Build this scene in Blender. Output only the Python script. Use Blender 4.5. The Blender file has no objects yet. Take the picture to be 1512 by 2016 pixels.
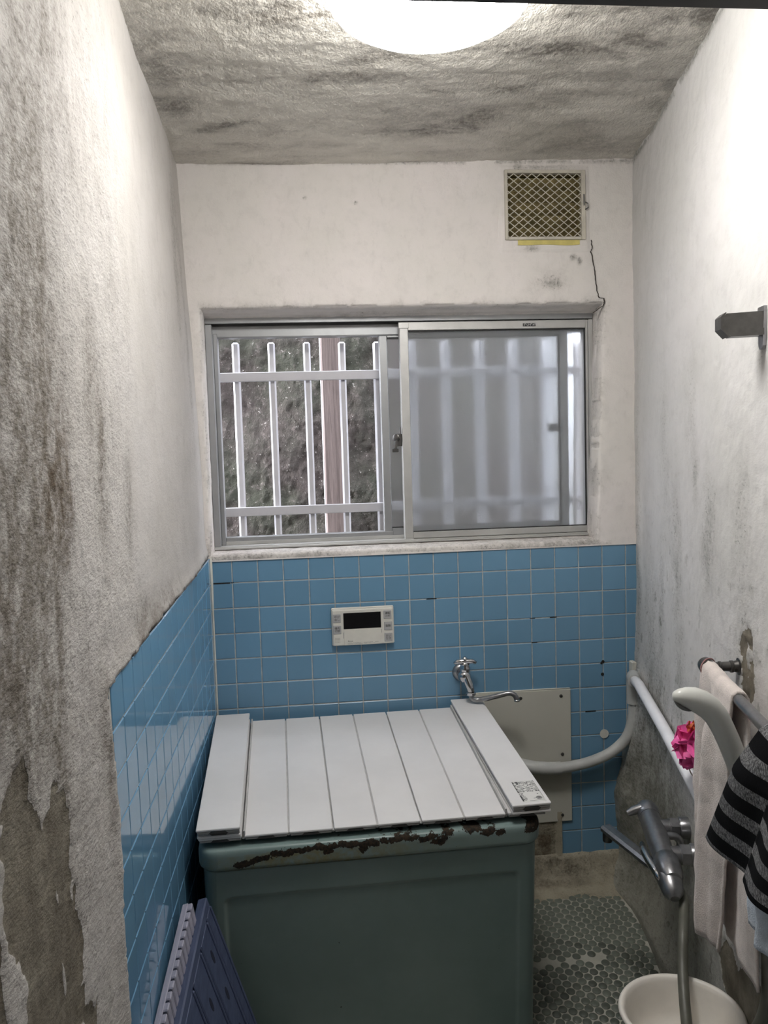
import bpy, math, random
import numpy as np
from mathutils import Vector, Matrix

# ------------------------------------------------------------------ camera, light of day, exposure
SC = bpy.context.scene
COL = SC.collection
cam_data = bpy.data.cameras.new('camera')
cam = bpy.data.objects.new('camera', cam_data)
COL.objects.link(cam)
cam_data.sensor_fit = 'VERTICAL'
cam_data.sensor_height = 36.0
cam_data.lens = 36.0 * 1639.7 / 2016.0
cam_data.clip_start = 0.02
right = Vector((0.99457, -0.10186, -0.02980)); fwd = Vector((0.09935, 0.99219, -0.07542))
right.normalize(); fwd.normalize(); up = right.cross(fwd); up.normalize(); right = fwd.cross(up)
cam.matrix_world = Matrix(((right.x, up.x, -fwd.x, 0.2906), (right.y, up.y, -fwd.y, -2.5304),
                           (right.z, up.z, -fwd.z, 1.4114), (0, 0, 0, 1)))
SC.camera = cam

world = bpy.data.worlds.new('sky'); SC.world = world
world.use_nodes = True
_bg = world.node_tree.nodes['Background']
_bg.inputs[0].default_value = (0.86, 0.90, 1.0, 1)
_bg.inputs[1].default_value = 5.0
sun_data = bpy.data.lights.new('daylight', 'SUN')          # bright open end of the alley, left of the window
sun_data.energy = 9.5; sun_data.angle = math.radians(35); sun_data.color = (0.95, 0.96, 1.0)
sun = bpy.data.objects.new('daylight', sun_data); COL.objects.link(sun)
sun.rotation_euler = Vector((1.0, 0.10, -0.33)).to_track_quat('-Z', 'Y').to_euler()
LAMP_STRENGTH = 21.5
SC.view_settings.view_transform = 'Standard'
SC.view_settings.look = 'None'
SC.view_settings.exposure = 0.98
SC.view_settings.gamma = 1.0
SC.view_settings.use_curve_mapping = False
SC.cycles.max_bounces = 10
SC.cycles.diffuse_bounces = 6
SC.cycles.transmission_bounces = 10
SC.cycles.use_denoising = True
SC.cycles.sample_clamp_indirect = 20.0

RNG = random.Random(7)

# ------------------------------------------------------------------ noise in numpy
def _vn(x, y, seed):
    g = np.random.default_rng(seed).random((256, 256))
    xi = np.floor(x).astype(int); yi = np.floor(y).astype(int)
    fx = x - xi; fy = y - yi
    fx = fx * fx * (3 - 2 * fx); fy = fy * fy * (3 - 2 * fy)
    a = g[xi % 256, yi % 256]; b = g[(xi + 1) % 256, yi % 256]
    c = g[xi % 256, (yi + 1) % 256]; d = g[(xi + 1) % 256, (yi + 1) % 256]
    return (a * (1 - fx) + b * fx) * (1 - fy) + (c * (1 - fx) + d * fx) * fy

def fbm(x, y, scale, octs=4, seed=1, gain=0.5):
    s = 0.0; a = 1.0; t = 0.0
    for k in range(octs):
        s = s + a * (_vn(x * scale * 2 ** k + 17.3 * k, y * scale * 2 ** k + 5.1 * k, seed + k) - 0.5)
        t += a; a *= gain
    return s / t * 2.0            # about -1..1

def sstep(a, b, x):
    t = np.clip((x - a) / (b - a), 0, 1)
    return t * t * (3 - 2 * t)

def blobs(u, v, lst):
    """sum of soft elliptical patches (u0, v0, ru, rv, strength)"""
    m = np.zeros_like(u)
    for u0, v0, ru, rv, s in lst:
        m = m + s * np.exp(-(((u - u0) / ru) ** 2 + ((v - v0) / rv) ** 2))
    return m

def inpoly(u, v, poly):
    ins = np.zeros(u.shape, bool)
    n = len(poly)
    for i in range(n):
        (x1, y1), (x2, y2) = poly[i], poly[(i + 1) % n]
        c = ((y1 > v) != (y2 > v)) & (u < (x2 - x1) * (v - y1) / (y2 - y1 + 1e-12) + x1)
        ins ^= c
    return ins

# ------------------------------------------------------------------ mesh helpers
class MB:
    """collects verts/faces of ONE mesh object"""
    def __init__(s): s.v = []; s.f = []
    def add(s, verts, faces):
        o = len(s.v); s.v += [tuple(p) for p in verts]; s.f += [tuple(i + o for i in f) for f in faces]
        return s
    def box(s, lo, hi, c=0.0, M=None):
        x0, y0, z0 = lo; x1, y1, z1 = hi
        if c <= 0:
            vs = [(x, y, z) for x in (x0, x1) for y in (y0, y1) for z in (z0, z1)]
            fs = [(0, 1, 3, 2), (4, 6, 7, 5), (0, 4, 5, 1), (2, 3, 7, 6), (0, 2, 6, 4), (1, 5, 7, 3)]
        else:
            vs = []; idx = {}
            for i, x in enumerate((x0, x1)):
                for j, y in enumerate((y0, y1)):
                    for k, z in enumerate((z0, z1)):
                        sx, sy, sz = (1, -1)[i], (1, -1)[j], (1, -1)[k]
                        idx[i, j, k] = len(vs)
                        vs += [(x, y + sy * c, z + sz * c), (x + sx * c, y, z + sz * c), (x + sx * c, y + sy * c, z)]
            I = lambda i, j, k, a: idx[i, j, k] + a
            fs = []
            for i in (0, 1):
                fs += [(I(i, 0, 0, 0), I(i, 0, 1, 0), I(i, 1, 1, 0), I(i, 1, 0, 0)),
                       (I(0, i, 0, 1), I(1, i, 0, 1), I(1, i, 1, 1), I(0, i, 1, 1)),
                       (I(0, 0, i, 2), I(0, 1, i, 2), I(1, 1, i, 2), I(1, 0, i, 2))]
                for j in (0, 1):
                    fs += [(I(i, j, 0, 0), I(i, j, 1, 0), I(i, j, 1, 1), I(i, j, 0, 1)),
                           (I(i, 0, j, 0), I(i, 1, j, 0), I(i, 1, j, 2), I(i, 0, j, 2)),
                           (I(0, i, j, 1), I(1, i, j, 1), I(1, i, j, 2), I(0, i, j, 2))]
                    for k in (0, 1): fs.append((I(i, j, k, 0), I(i, j, k, 1), I(i, j, k, 2)))
        if M is not None: vs = [M @ Vector(p) for p in vs]
        return s.add(vs, fs)
    def tube(s, pts, r, n=12, caps=True, close=False):
        pts = [Vector(p) for p in pts]; m = len(pts)
        rs = r if isinstance(r, (list, tuple)) else [r] * m
        T = []
        for i in range(m):
            a = pts[(i - 1) % m] if close else pts[max(i - 1, 0)]
            b = pts[(i + 1) % m] if close else pts[min(i + 1, m - 1)]
            d = b - a
            T.append(d.normalized() if d.length > 1e-9 else Vector((0, 0, 1)))
        ref = Vector((0, 0, 1)) if abs(T[0].z) < 0.9 else Vector((1, 0, 0))
        nrm = (ref - T[0] * ref.dot(T[0])).normalized()
        vs = []
        for i in range(m):
            nrm = (nrm - T[i] * nrm.dot(T[i])).normalized(); bn = T[i].cross(nrm)
            for k in range(n):
                a = 2 * math.pi * k / n
                vs.append(pts[i] + (nrm * math.cos(a) + bn * math.sin(a)) * rs[i])
        fs = []
        for i in range(m if close else m - 1):
            j = (i + 1) % m
            for k in range(n):
                fs.append((i * n + k, i * n + (k + 1) % n, j * n + (k + 1) % n, j * n + k))
        if caps and not close:
            fs.append(tuple(range(n))[::-1]); fs.append(tuple((m - 1) * n + k for k in range(n)))
        return s.add(vs, fs)
    def lathe(s, prof, origin=(0, 0, 0), axis=(0, 0, 1), n=32, sx=1.0, sy=1.0, cap0=True, cap1=True):
        ax = Vector(axis).normalized(); o = Vector(origin)
        ref = Vector((0, 0, 1)) if abs(ax.z) < 0.9 else Vector((1, 0, 0))
        u = (ref - ax * ref.dot(ax)).normalized(); w = ax.cross(u)
        vs = []
        for r, h in prof:
            for k in range(n):
                a = 2 * math.pi * k / n
                vs.append(o + ax * h + u * (r * sx * math.cos(a)) + w * (r * sy * math.sin(a)))
        fs = []
        for i in range(len(prof) - 1):
            for k in range(n):
                fs.append((i * n + k, i * n + (k + 1) % n, (i + 1) * n + (k + 1) % n, (i + 1) * n + k))
        if cap0: fs.append(tuple(range(n))[::-1])
        if cap1: fs.append(tuple((len(prof) - 1) * n + k for k in range(n)))
        return s.add(vs, fs)
    def prism(s, poly, d0, d1, fn):
        """poly in (a,b), extruded from d0 to d1; fn(a,b,d)->xyz"""
        n = len(poly)
        vs = [fn(a, b, d0) for a, b in poly] + [fn(a, b, d1) for a, b in poly]
        fs = [tuple(range(n))[::-1], tuple(range(n, 2 * n))] + [(i, (i + 1) % n, n + (i + 1) % n, n + i) for i in range(n)]
        return s.add(vs, fs)
    def mesh(s, name, mat, smooth=False):
        me = bpy.data.meshes.new(name); me.from_pydata(s.v, [], s.f); me.update()
        if mat: me.materials.append(mat)
        if smooth:
            try: me.shade_smooth()
            except Exception: pass
        return me
    def build(s, name, mat, parent=None, smooth=False, sharp=None):
        me = s.mesh(name, mat, smooth or sharp is not None)
        if sharp is not None:
            try: me.set_sharp_from_angle(angle=math.radians(sharp))
            except Exception: pass
        return link(name, me, parent)

def link(name, data, parent=None):
    o = bpy.data.objects.new(name, data); COL.objects.link(o)
    if parent is not None:
        o.parent = parent
        o.matrix_parent_inverse = parent_inv(parent)
    return o

def world_m(p):
    m = p.matrix_parent_inverse @ p.matrix_basis
    return world_m(p.parent) @ m if p.parent is not None else p.matrix_basis.copy()

def parent_inv(p):
    return world_m(p).inverted()

def thing(name, label, cat, loc=(0, 0, 0), group=None):
    o = bpy.data.objects.new(name, None); COL.objects.link(o)
    o.location = loc; o.empty_display_size = 0.05
    o.matrix_basis = Matrix.Translation(loc)
    o['label'] = label; o['category'] = cat
    if group: o['group'] = group
    return o

def tag(o, label, cat, group=None):
    o['label'] = label; o['category'] = cat
    if group: o['group'] = group
    return o

def struct(o, label=None, cat=None):
    o['kind'] = 'structure'
    if label: o['label'] = label
    if cat: o['category'] = cat
    return o

def grid_mesh(name, P, mat, keep=None, attrs=None):
    ny, nx = P.shape[:2]
    co = P.reshape(-1, 3).astype(np.float32)
    idx = np.arange(ny * nx).reshape(ny, nx)
    q = np.stack([idx[:-1, :-1], idx[:-1, 1:], idx[1:, 1:], idx[1:, :-1]], -1).reshape(-1, 4)
    if keep is not None: q = q[keep.reshape(-1)]
    used = np.zeros(len(co), bool); used[q.ravel()] = True
    remap = np.cumsum(used) - 1
    co = co[used]; q = remap[q]
    me = bpy.data.meshes.new(name)
    me.vertices.add(len(co)); me.vertices.foreach_set('co', co.ravel())
    me.loops.add(q.size); me.loops.foreach_set('vertex_index', q.ravel().astype(np.int32))
    me.polygons.add(len(q))
    me.polygons.foreach_set('loop_start', np.arange(0, q.size, 4, dtype=np.int32))
    me.update(calc_edges=True)
    me.polygons.foreach_set('use_smooth', np.ones(len(q), bool))
    for k, a in (attrs or {}).items():
        at = me.attributes.new(k, 'FLOAT', 'POINT')
        at.data.foreach_set('value', a.reshape(-1).astype(np.float32)[used])
    me.materials.append(mat); me.update()
    return me

def solid(o, t, sub=0, offset=0.0):
    m = o.modifiers.new('thickness', 'SOLIDIFY'); m.thickness = t; m.offset = offset
    if sub:
        s = o.modifiers.new('smooth', 'SUBSURF'); s.levels = sub; s.render_levels = sub
    return o

# ------------------------------------------------------------------ material helpers
class NT:
    def __init__(s, name):
        s.m = bpy.data.materials.new(name); s.m.use_nodes = True
        s.t = s.m.node_tree; s.b = s.t.nodes['Principled BSDF']; s.out = s.t.nodes['Material Output']
    def n(s, typ, **kw):
        nd = s.t.nodes.new(typ)
        for k, v in kw.items():
            if k.startswith('_'): setattr(nd, k[1:], v)
            else:
                key = int(k[1:]) if k[0] == 'i' and k[1:].isdigit() else k.replace('__', ' ')
                if isinstance(v, bpy.types.NodeSocket): s.t.links.new(v, nd.inputs[key])
                else: nd.inputs[key].default_value = v
        return nd
    def l(s, a, b): s.t.links.new(a, b)
    def attr(s, name): return s.n('ShaderNodeAttribute', _attribute_name=name).outputs['Fac']
    def coord(s): return s.n('ShaderNodeTexCoord').outputs['Object']
    def map(s, v, sc=(1, 1, 1), loc=(0, 0, 0)): return s.n('ShaderNodeMapping', Vector=v, Scale=sc, Location=loc).outputs[0]
    def noise(s, v, scale, detail=4, rough=0.55, dist=0.0):
        return s.n('ShaderNodeTexNoise', Vector=v, Scale=scale, Detail=detail, Roughness=rough, Distortion=dist).outputs[0]
    def ramp(s, f, a, b, c0=0.0, c1=1.0):
        nd = s.n('ShaderNodeMapRange', Value=f); nd.inputs[1].default_value = a; nd.inputs[2].default_value = b
        nd.inputs[3].default_value = c0; nd.inputs[4].default_value = c1; nd.clamp = True
        nd.interpolation_type = 'SMOOTHSTEP'
        return nd.outputs[0]
    def math(s, op, a, b=0.0, clamp=False):
        nd = s.n('ShaderNodeMath', _operation=op, _use_clamp=clamp)
        for i, v in enumerate((a, b)):
            if isinstance(v, bpy.types.NodeSocket): s.l(v, nd.inputs[i])
            else: nd.inputs[i].default_value = v
        return nd.outputs[0]
    def mix(s, f, a, b, mode='MIX'):
        nd = s.n('ShaderNodeMix', _data_type='RGBA', _blend_type=mode)
        for i, v in ((0, f), (6, a), (7, b)):
            if isinstance(v, bpy.types.NodeSocket): s.l(v, nd.inputs[i])
            else: nd.inputs[i].default_value = v if i == 0 else (tuple(v) + (1,))[:4]
        return nd.outputs[2]
    def bump(s, h, strength=0.3, dist=0.002, normal=None):
        nd = s.n('ShaderNodeBump', Strength=strength, Distance=dist, Height=h)
        if normal is not None: s.l(normal, nd.inputs['Normal'])
        return nd.outputs[0]
    def set(s, **kw):
        for k, v in kw.items():
            key = k.replace('__', ' ')
            if isinstance(v, bpy.types.NodeSocket): s.l(v, s.b.inputs[key])
            elif isinstance(v, tuple) and len(v) == 3: s.b.inputs[key].default_value = v + (1,)
            else: s.b.inputs[key].default_value = v
        return s

def simple(name, col, rough=0.5, metal=0.0, spec=0.5, var=0.12, scale=30.0, bump=0.0, bscale=200.0, **kw):
    t = NT(name); c = t.coord()
    f = t.noise(c, scale, 5, 0.6)
    dark = tuple(x * (1 - var * 2) for x in col)
    t.set(Base__Color=t.mix(t.ramp(f, 0.3, 0.75), dark, col), Roughness=rough, Metallic=metal, Specular__IOR__Level=spec)
    if bump: t.set(Normal=t.bump(t.noise(c, bscale, 3), bump, 0.001))
    t.set(**kw)
    return t.m

def plaster(name, base, tint, dark, rough=0.7, spec=0.3, streak=(14, 14, 2.2), bumps=0.5, grain=210.0, pit=0.5, gen=0.25, gmap=(1, 1, 1)):
    """painted rendered plaster with mould (attr mold), brown stains (brown) and bare mortar (peel)"""
    t = NT(name); c = t.coord()
    gc = t.map(c, gmap)
    big = t.noise(c, 3.0, 5, 0.6); med = t.noise(gc, 22.0, 5, 0.65)
    col = t.mix(t.ramp(big, 0.35, 0.7), base, tint)
    col = t.mix(t.math('MULTIPLY', t.ramp(med, 0.45, 0.75), 0.22), col, tuple(x * 0.72 for x in base))
    cem = t.math('MULTIPLY', t.attr('cement'), t.ramp(med, 0.2, 0.5, 0.7, 1.0), True)
    col = t.mix(cem, col, (0.30, 0.285, 0.225))
    st = t.noise(t.map(c, streak), 4.0, 6, 0.65, 0.4)
    fine = t.noise(gc, 150.0, 4, 0.7)
    gr = t.noise(gc, 130.0, 3, 0.75)
    st = t.math('ADD', t.math('MULTIPLY', st, 0.72), t.math('MULTIPLY', gr, 0.28))
    # general faint grime everywhere
    col = t.mix(t.math('MULTIPLY', t.ramp(st, 0.5, 0.72), gen), col, tuple(x * 0.55 for x in base))
    mold = t.attr('mold')
    m = t.math('MULTIPLY', mold, t.ramp(st, 0.25, 0.62))
    m = t.math('MULTIPLY', m, t.ramp(fine, 0.25, 0.6, 0.45, 1.0), True)
    col = t.mix(m, col, dark)
    speck = t.math('MULTIPLY', t.ramp(fine, 0.57, 0.66), t.math('MULTIPLY', t.ramp(mold, 0.02, 0.35), pit), True)
    col = t.mix(speck, col, tuple(x * 0.5 for x in dark))
    br = t.math('MULTIPLY', t.attr('brown'), t.ramp(st, 0.3, 0.66), True)
    col = t.mix(br, col, (0.085, 0.060, 0.036))
    pe = t.ramp(t.math('ADD', t.attr('peel'), t.math('MULTIPLY', t.math('SUBTRACT', t.noise(gc, 42.0, 5, 0.7), 0.5), 1.0)), 0.42, 0.54)
    mort = t.mix(t.ramp(t.noise(c, 14, 5, 0.7), 0.35, 0.7), (0.135, 0.116, 0.088), (0.23, 0.208, 0.165))
    col = t.mix(pe, col, mort)
    col = t.mix(t.attr('crack'), col, (0.05, 0.045, 0.04))
    rg = t.attr('rough')
    h1 = t.noise(gc, grain, 3, 0.6); h2 = t.noise(gc, 75.0, 4, 0.65)
    h = t.math('ADD', t.math('MULTIPLY', h1, 0.8), h2)
    h = t.math('SUBTRACT', h, t.math('MULTIPLY', pe, 0.5))
    h = t.math('MULTIPLY', h, t.math('ADD', rg, 0.25))
    t.set(Base__Color=col, Roughness=rough, Specular__IOR__Level=spec, Normal=t.bump(h, bumps, 0.006))
    return t.m

M = {}
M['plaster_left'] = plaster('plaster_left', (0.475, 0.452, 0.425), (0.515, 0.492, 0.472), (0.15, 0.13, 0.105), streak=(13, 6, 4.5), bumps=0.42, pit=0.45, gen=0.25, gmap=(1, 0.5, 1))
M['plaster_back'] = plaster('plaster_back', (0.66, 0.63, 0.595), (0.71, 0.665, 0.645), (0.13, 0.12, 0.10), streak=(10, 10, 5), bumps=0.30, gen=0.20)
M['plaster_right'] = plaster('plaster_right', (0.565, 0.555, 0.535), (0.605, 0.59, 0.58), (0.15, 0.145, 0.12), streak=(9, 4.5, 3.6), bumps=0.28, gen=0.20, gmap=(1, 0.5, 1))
M['ceiling'] = plaster('ceiling_paint', (0.62, 0.59, 0.53), (0.54, 0.515, 0.46), (0.075, 0.064, 0.05), rough=0.34, spec=0.8, streak=(3.4, 6.0, 8), bumps=0.75, gen=0.5, gmap=(0.8, 0.5, 1), pit=0.22)
M['cement'] = plaster('cement', (0.42, 0.385, 0.30), (0.34, 0.305, 0.23), (0.08, 0.065, 0.045), streak=(5, 5, 5), bumps=0.5, gen=0.5)
M['grout'] = simple('grout', (0.50, 0.50, 0.47), 0.85, var=0.18, scale=40, bump=0.3)
M['floor_grout'] = simple('floor_grout', (0.44, 0.43, 0.37), 0.85, var=0.1, scale=18, bump=0.3)

def tile_mat(name, col, var, rough, rvar=0.05, wave=0.02):
    t = NT(name); c = t.coord()
    rnd = t.n('ShaderNodeObjectInfo').outputs['Random']
    c1 = tuple(x * (1 + var) for x in col); c0 = tuple(x * (1 - var) for x in col)
    cl = t.mix(rnd, c0, c1)
    cl = t.mix(t.math('MULTIPLY', t.ramp(t.noise(c, 9, 5, 0.7), 0.5, 0.8), 0.18), cl, tuple(x * 0.7 for x in col))
    t.set(Base__Color=cl, Roughness=rough, Specular__IOR__Level=0.5, Normal=t.bump(t.noise(c, 14, 2), wave, 0.01))
    return t.m
M['tile_blue'] = tile_mat('blue_glazed_tile', (0.128, 0.255, 0.375), 0.06, 0.30)
M['tile_blue_gloss'] = tile_mat('blue_gloss_tile', (0.132, 0.280, 0.43), 0.04, 0.06, wave=0.006)
M['penny'] = tile_mat('grey_green_penny_tile', (0.115, 0.128, 0.105), 0.30, 0.42)

M['alu'] = simple('aluminium', (0.36, 0.365, 0.37), 0.42, 0.6, var=0.06, scale=12)
M['alu_light'] = simple('aluminium_light', (0.52, 0.515, 0.50), 0.42, 0.5, var=0.08, scale=10)
M['bar_white'] = simple('anodised_bar', (0.50, 0.49, 0.515), 0.5, 0.15, var=0.03)
M['chrome'] = simple('chrome', (0.62, 0.62, 0.63), 0.14, 1.0, var=0.06, scale=50)
M['chrome_dull'] = simple('dull_chrome', (0.36, 0.36, 0.37), 0.30, 0.9, var=0.12, scale=60)
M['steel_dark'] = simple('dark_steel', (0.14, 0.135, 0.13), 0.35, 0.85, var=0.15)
M['black'] = simple('black_display', (0.006, 0.006, 0.007), 0.12, var=0.0)
M['ivory'] = simple('ivory_plastic', (0.60, 0.585, 0.53), 0.45, var=0.04)
M['button'] = simple('grey_button', (0.36, 0.36, 0.36), 0.5, var=0.03)
M['print'] = simple('dark_print', (0.03, 0.03, 0.032), 0.6, var=0.0)
M['print_grey'] = simple('grey_print', (0.26, 0.26, 0.26), 0.6, var=0.0)
M['print_light'] = simple('light_print', (0.6, 0.6, 0.58), 0.6, var=0.0)
M['lid'] = simple('white_lid_plastic', (0.66, 0.65, 0.65), 0.42, var=0.035, scale=7)
M['lid_end'] = simple('lid_end_cap', (0.36, 0.35, 0.335), 0.55, var=0.06)
M['lid_dark'] = simple('lid_recess', (0.05, 0.047, 0.043), 0.7, var=0.1)
M['hinge'] = simple('lid_hinge', (0.47, 0.465, 0.455), 0.6, var=0.1)
M['panel'] = simple('painted_board', (0.47, 0.46, 0.405), 0.55, var=0.03, scale=6)
M['pvc_white'] = simple('white_pipe', (0.82, 0.82, 0.85), 0.35, var=0.03)
M['pvc_grey'] = simple('grey_hose', (0.47, 0.475, 0.46), 0.45, var=0.06)
M['rubber'] = simple('dark_stain', (0.04, 0.032, 0.026), 0.8, var=0.2)
M['shower_white'] = simple('shower_plastic', (0.56, 0.565, 0.53), 0.28, var=0.04)
M['hose_dark'] = simple('shower_hose_plastic', (0.115, 0.115, 0.092), 0.45, var=0.1)
M['bowl'] = simple('bowl_plastic', (0.76, 0.72, 0.66), 0.38, var=0.03)
M['wood'] = None
M['vent_paint'] = simple('vent_paint', (0.56, 0.52, 0.44), 0.6, var=0.12, scale=25)
M['vent_in'] = simple('vent_louver', (0.32, 0.255, 0.11), 0.7, var=0.25, scale=25)
M['dark'] = simple('near_black', (0.015, 0.013, 0.010), 0.9, var=0.1)  # near black for screw holes and open tile joints
M['yellow'] = simple('yellow_tape', (0.62, 0.53, 0.17), 0.6, var=0.12)
M['door'] = simple('dark_door_paint', (0.018, 0.013, 0.011), 0.5, var=0.1)
M['pink'] = simple('pink_net', (0.88, 0.13, 0.42), 0.6, var=0.15, scale=60, bump=0.6, bscale=160)
M['orange'] = simple('orange_net', (0.62, 0.13, 0.04), 0.6, var=0.2, scale=60)
M['caulk'] = simple('caulk', (0.60, 0.59, 0.53), 0.6, var=0.08)
M['seal'] = simple('window_gasket', (0.02, 0.02, 0.02), 0.6, var=0.0)
M['hall'] = simple('hall_wall', (0.42, 0.39, 0.35), 0.8, var=0.1)

def terry(name, col, bump=0.6, var=0.1, bs=420):
    t = NT(name); c = t.coord()
    f = t.noise(c, 30, 5, 0.65)
    n1 = t.noise(c, bs, 3, 0.7)
    cl = t.mix(t.ramp(f, 0.3, 0.7), tuple(x * (1 - 2 * var) for x in col), col)
    cl = t.mix(t.math('MULTIPLY', t.ramp(n1, 0.5, 0.25), 0.35), cl, tuple(x * 0.6 for x in col))
    t.set(Base__Color=cl, Roughness=0.95, Specular__IOR__Level=0.1, Normal=t.bump(n1, bump, 0.004),
          Sheen__Weight=0.3, Sheen__Roughness=0.5)
    return t.m
M['terry'] = terry('white_terry', (0.74, 0.66, 0.62))
M['terry_shade'] = terry('shaded_terry', (0.60, 0.56, 0.50))  # white terry with its shade mixed into the colour, not assigned
M['terry_blue'] = terry('pale_blue_terry', (0.56, 0.63, 0.72))

def striped():
    t = NT('striped_knit'); c = t.coord()
    uv = t.n('ShaderNodeUVMap').outputs[0]
    sx = t.n('ShaderNodeSeparateXYZ', Vector=uv)
    w = t.math('FRACT', t.math('MULTIPLY', sx.outputs[1], 1.0))
    band = t.math('GREATER_THAN', w, 0.46)
    k = t.noise(t.map(c, (1, 1, 0.35)), 480, 3, 0.8)
    grey = t.mix(t.ramp(k, 0.42, 0.62), (0.045, 0.046, 0.048), (0.27, 0.27, 0.275))
    col = t.mix(band, grey, (0.006, 0.006, 0.007))
    t.set(Base__Color=col, Roughness=0.95, Specular__IOR__Level=0.08, Normal=t.bump(k, 0.5, 0.003))
    return t.m
M['striped'] = striped()

def wood():
    t = NT('weathered_post'); c = t.coord()
    g = t.noise(t.map(c, (55, 55, 2.0)), 1.6, 6, 0.7, 0.6)
    t.set(Base__Color=t.mix(t.ramp(g, 0.3, 0.7), (0.070, 0.052, 0.048), (0.155, 0.120, 0.113)), Roughness=0.85, Normal=t.bump(g, 0.4, 0.004))
    return t.m
M['wood'] = wood()

def rock():
    t = NT('mossy_rock_face'); c = t.coord()
    a = t.noise(c, 2.2, 6, 0.65); b = t.noise(c, 34, 6, 0.75); d = t.noise(c, 110, 4, 0.7)
    col = t.mix(t.ramp(a, 0.35, 0.65), (0.046, 0.034, 0.031), (0.032, 0.034, 0.022))
    col = t.mix(t.math('MULTIPLY', t.ramp(b, 0.50, 0.72), 0.6), col, (0.15, 0.125, 0.115))
    col = t.mix(t.math('MULTIPLY', t.ramp(d, 0.62, 0.70), t.ramp(b, 0.42, 0.60)), col, (0.60, 0.57, 0.53))
    t.set(Base__Color=col, Roughness=0.85, Specular__IOR__Level=0.35, Normal=t.bump(t.math('ADD', b, d), 0.9, 0.02))
    return t.m
M['rock'] = rock()

def frosted():
    t = NT('frosted_glass'); c = t.coord()
    g = t.n('ShaderNodeBsdfGlass', Color=(0.96, 0.97, 0.98, 1), Roughness=0.37, IOR=1.2)
    t.l(t.bump(t.noise(c, 260, 2), 0.15, 0.002), g.inputs['Normal'])
    d = t.n('ShaderNodeBsdfDiffuse', Color=(0.62, 0.63, 0.64, 1))
    mx = t.n('ShaderNodeMixShader', Fac=0.10); t.l(g.outputs[0], mx.inputs[1]); t.l(d.outputs[0], mx.inputs[2])
    t.l(mx.outputs[0], t.out.inputs['Surface'])
    return t.m
M['glass'] = frosted()

def lamp_mat():
    t = NT('lamp_diffuser')
    t.set(Base__Color=(0.9, 0.9, 0.88), Roughness=0.3, Emission__Color=(1.0, 0.985, 0.965), Emission__Strength=LAMP_STRENGTH)
    return t.m
M['lamp'] = lamp_mat()

def enamel():
    t = NT('green_enamel'); c = t.coord()
    f = t.noise(c, 5, 5, 0.6)
    col = t.mix(t.ramp(f, 0.3, 0.75), (0.150, 0.208, 0.200), (0.180, 0.240, 0.232))
    yl = t.math('MULTIPLY', t.attr('yellow'), t.ramp(t.noise(c, 40, 5, 0.7), 0.3, 0.65), True)
    col = t.mix(yl, col, (0.16, 0.15, 0.075))
    rs = t.attr('rust')
    rr = t.ramp(t.math('ADD', rs, t.math('MULTIPLY', t.math('SUBTRACT', t.noise(c, 75, 5, 0.7), 0.5), 2.2)), 0.46, 0.54)
    rcol = t.mix(t.ramp(t.noise(c, 160, 4, 0.7), 0.35, 0.65), (0.006, 0.005, 0.004), (0.032, 0.020, 0.010))
    col = t.mix(rr, col, rcol)
    rough = t.mix(rr, (0.33, 0.33, 0.33), (0.9, 0.9, 0.9))
    t.set(Base__Color=col, Roughness=rough, Specular__IOR__Level=0.4, Normal=t.bump(rr, -0.5, 0.002))
    return t.m
M['enamel'] = enamel()

def mat_plastic(name, a, b):
    t = NT(name); c = t.coord()
    g = t.noise(t.map(c, (90, 8, 8)), 3.0, 5, 0.7)
    t.set(Base__Color=t.mix(t.ramp(g, 0.3, 0.7), a, b), Roughness=0.6, Normal=t.bump(g, 0.25, 0.002))
    return t.m
M['mat_blue'] = mat_plastic('blue_mat_plastic', (0.040, 0.054, 0.105), (0.062, 0.082, 0.15))
M['mat_lav'] = mat_plastic('lavender_mat_plastic', (0.27, 0.27, 0.34), (0.34, 0.335, 0.41))
M['mat_hole'] = simple('mat_hole', (0.012, 0.016, 0.035), 0.8, var=0.1)

# ================================================================== THE SETTING
# room frame: back wall (tiled) on y=0, x to the right, camera looks along +y
TP = 0.077; TZ = 0.07768            # tile pitch across / up
YF = -1.85                          # inner face of the doorway wall
ZC = 2.26                           # ceiling
RT = Vector((-0.2018, -0.9794, 0)); RN = Vector((-0.9794, 0.2018, 0))   # right wall: along / into the room
def RP(s, o, z): return (1.343 + RT.x * s + RN.x * o, RT.y * s + RN.y * o, z)
def LX(y, z):
    w = np.clip((z - 1.0) / 1.26, 0, 1.1)
    return (1 - w) * (0.014 + 0.028 * y) + w * (-0.024 - 0.024 * y)
def floor_z(y): return np.minimum(0.0, 0.12 * (y + 0.05))

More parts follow.
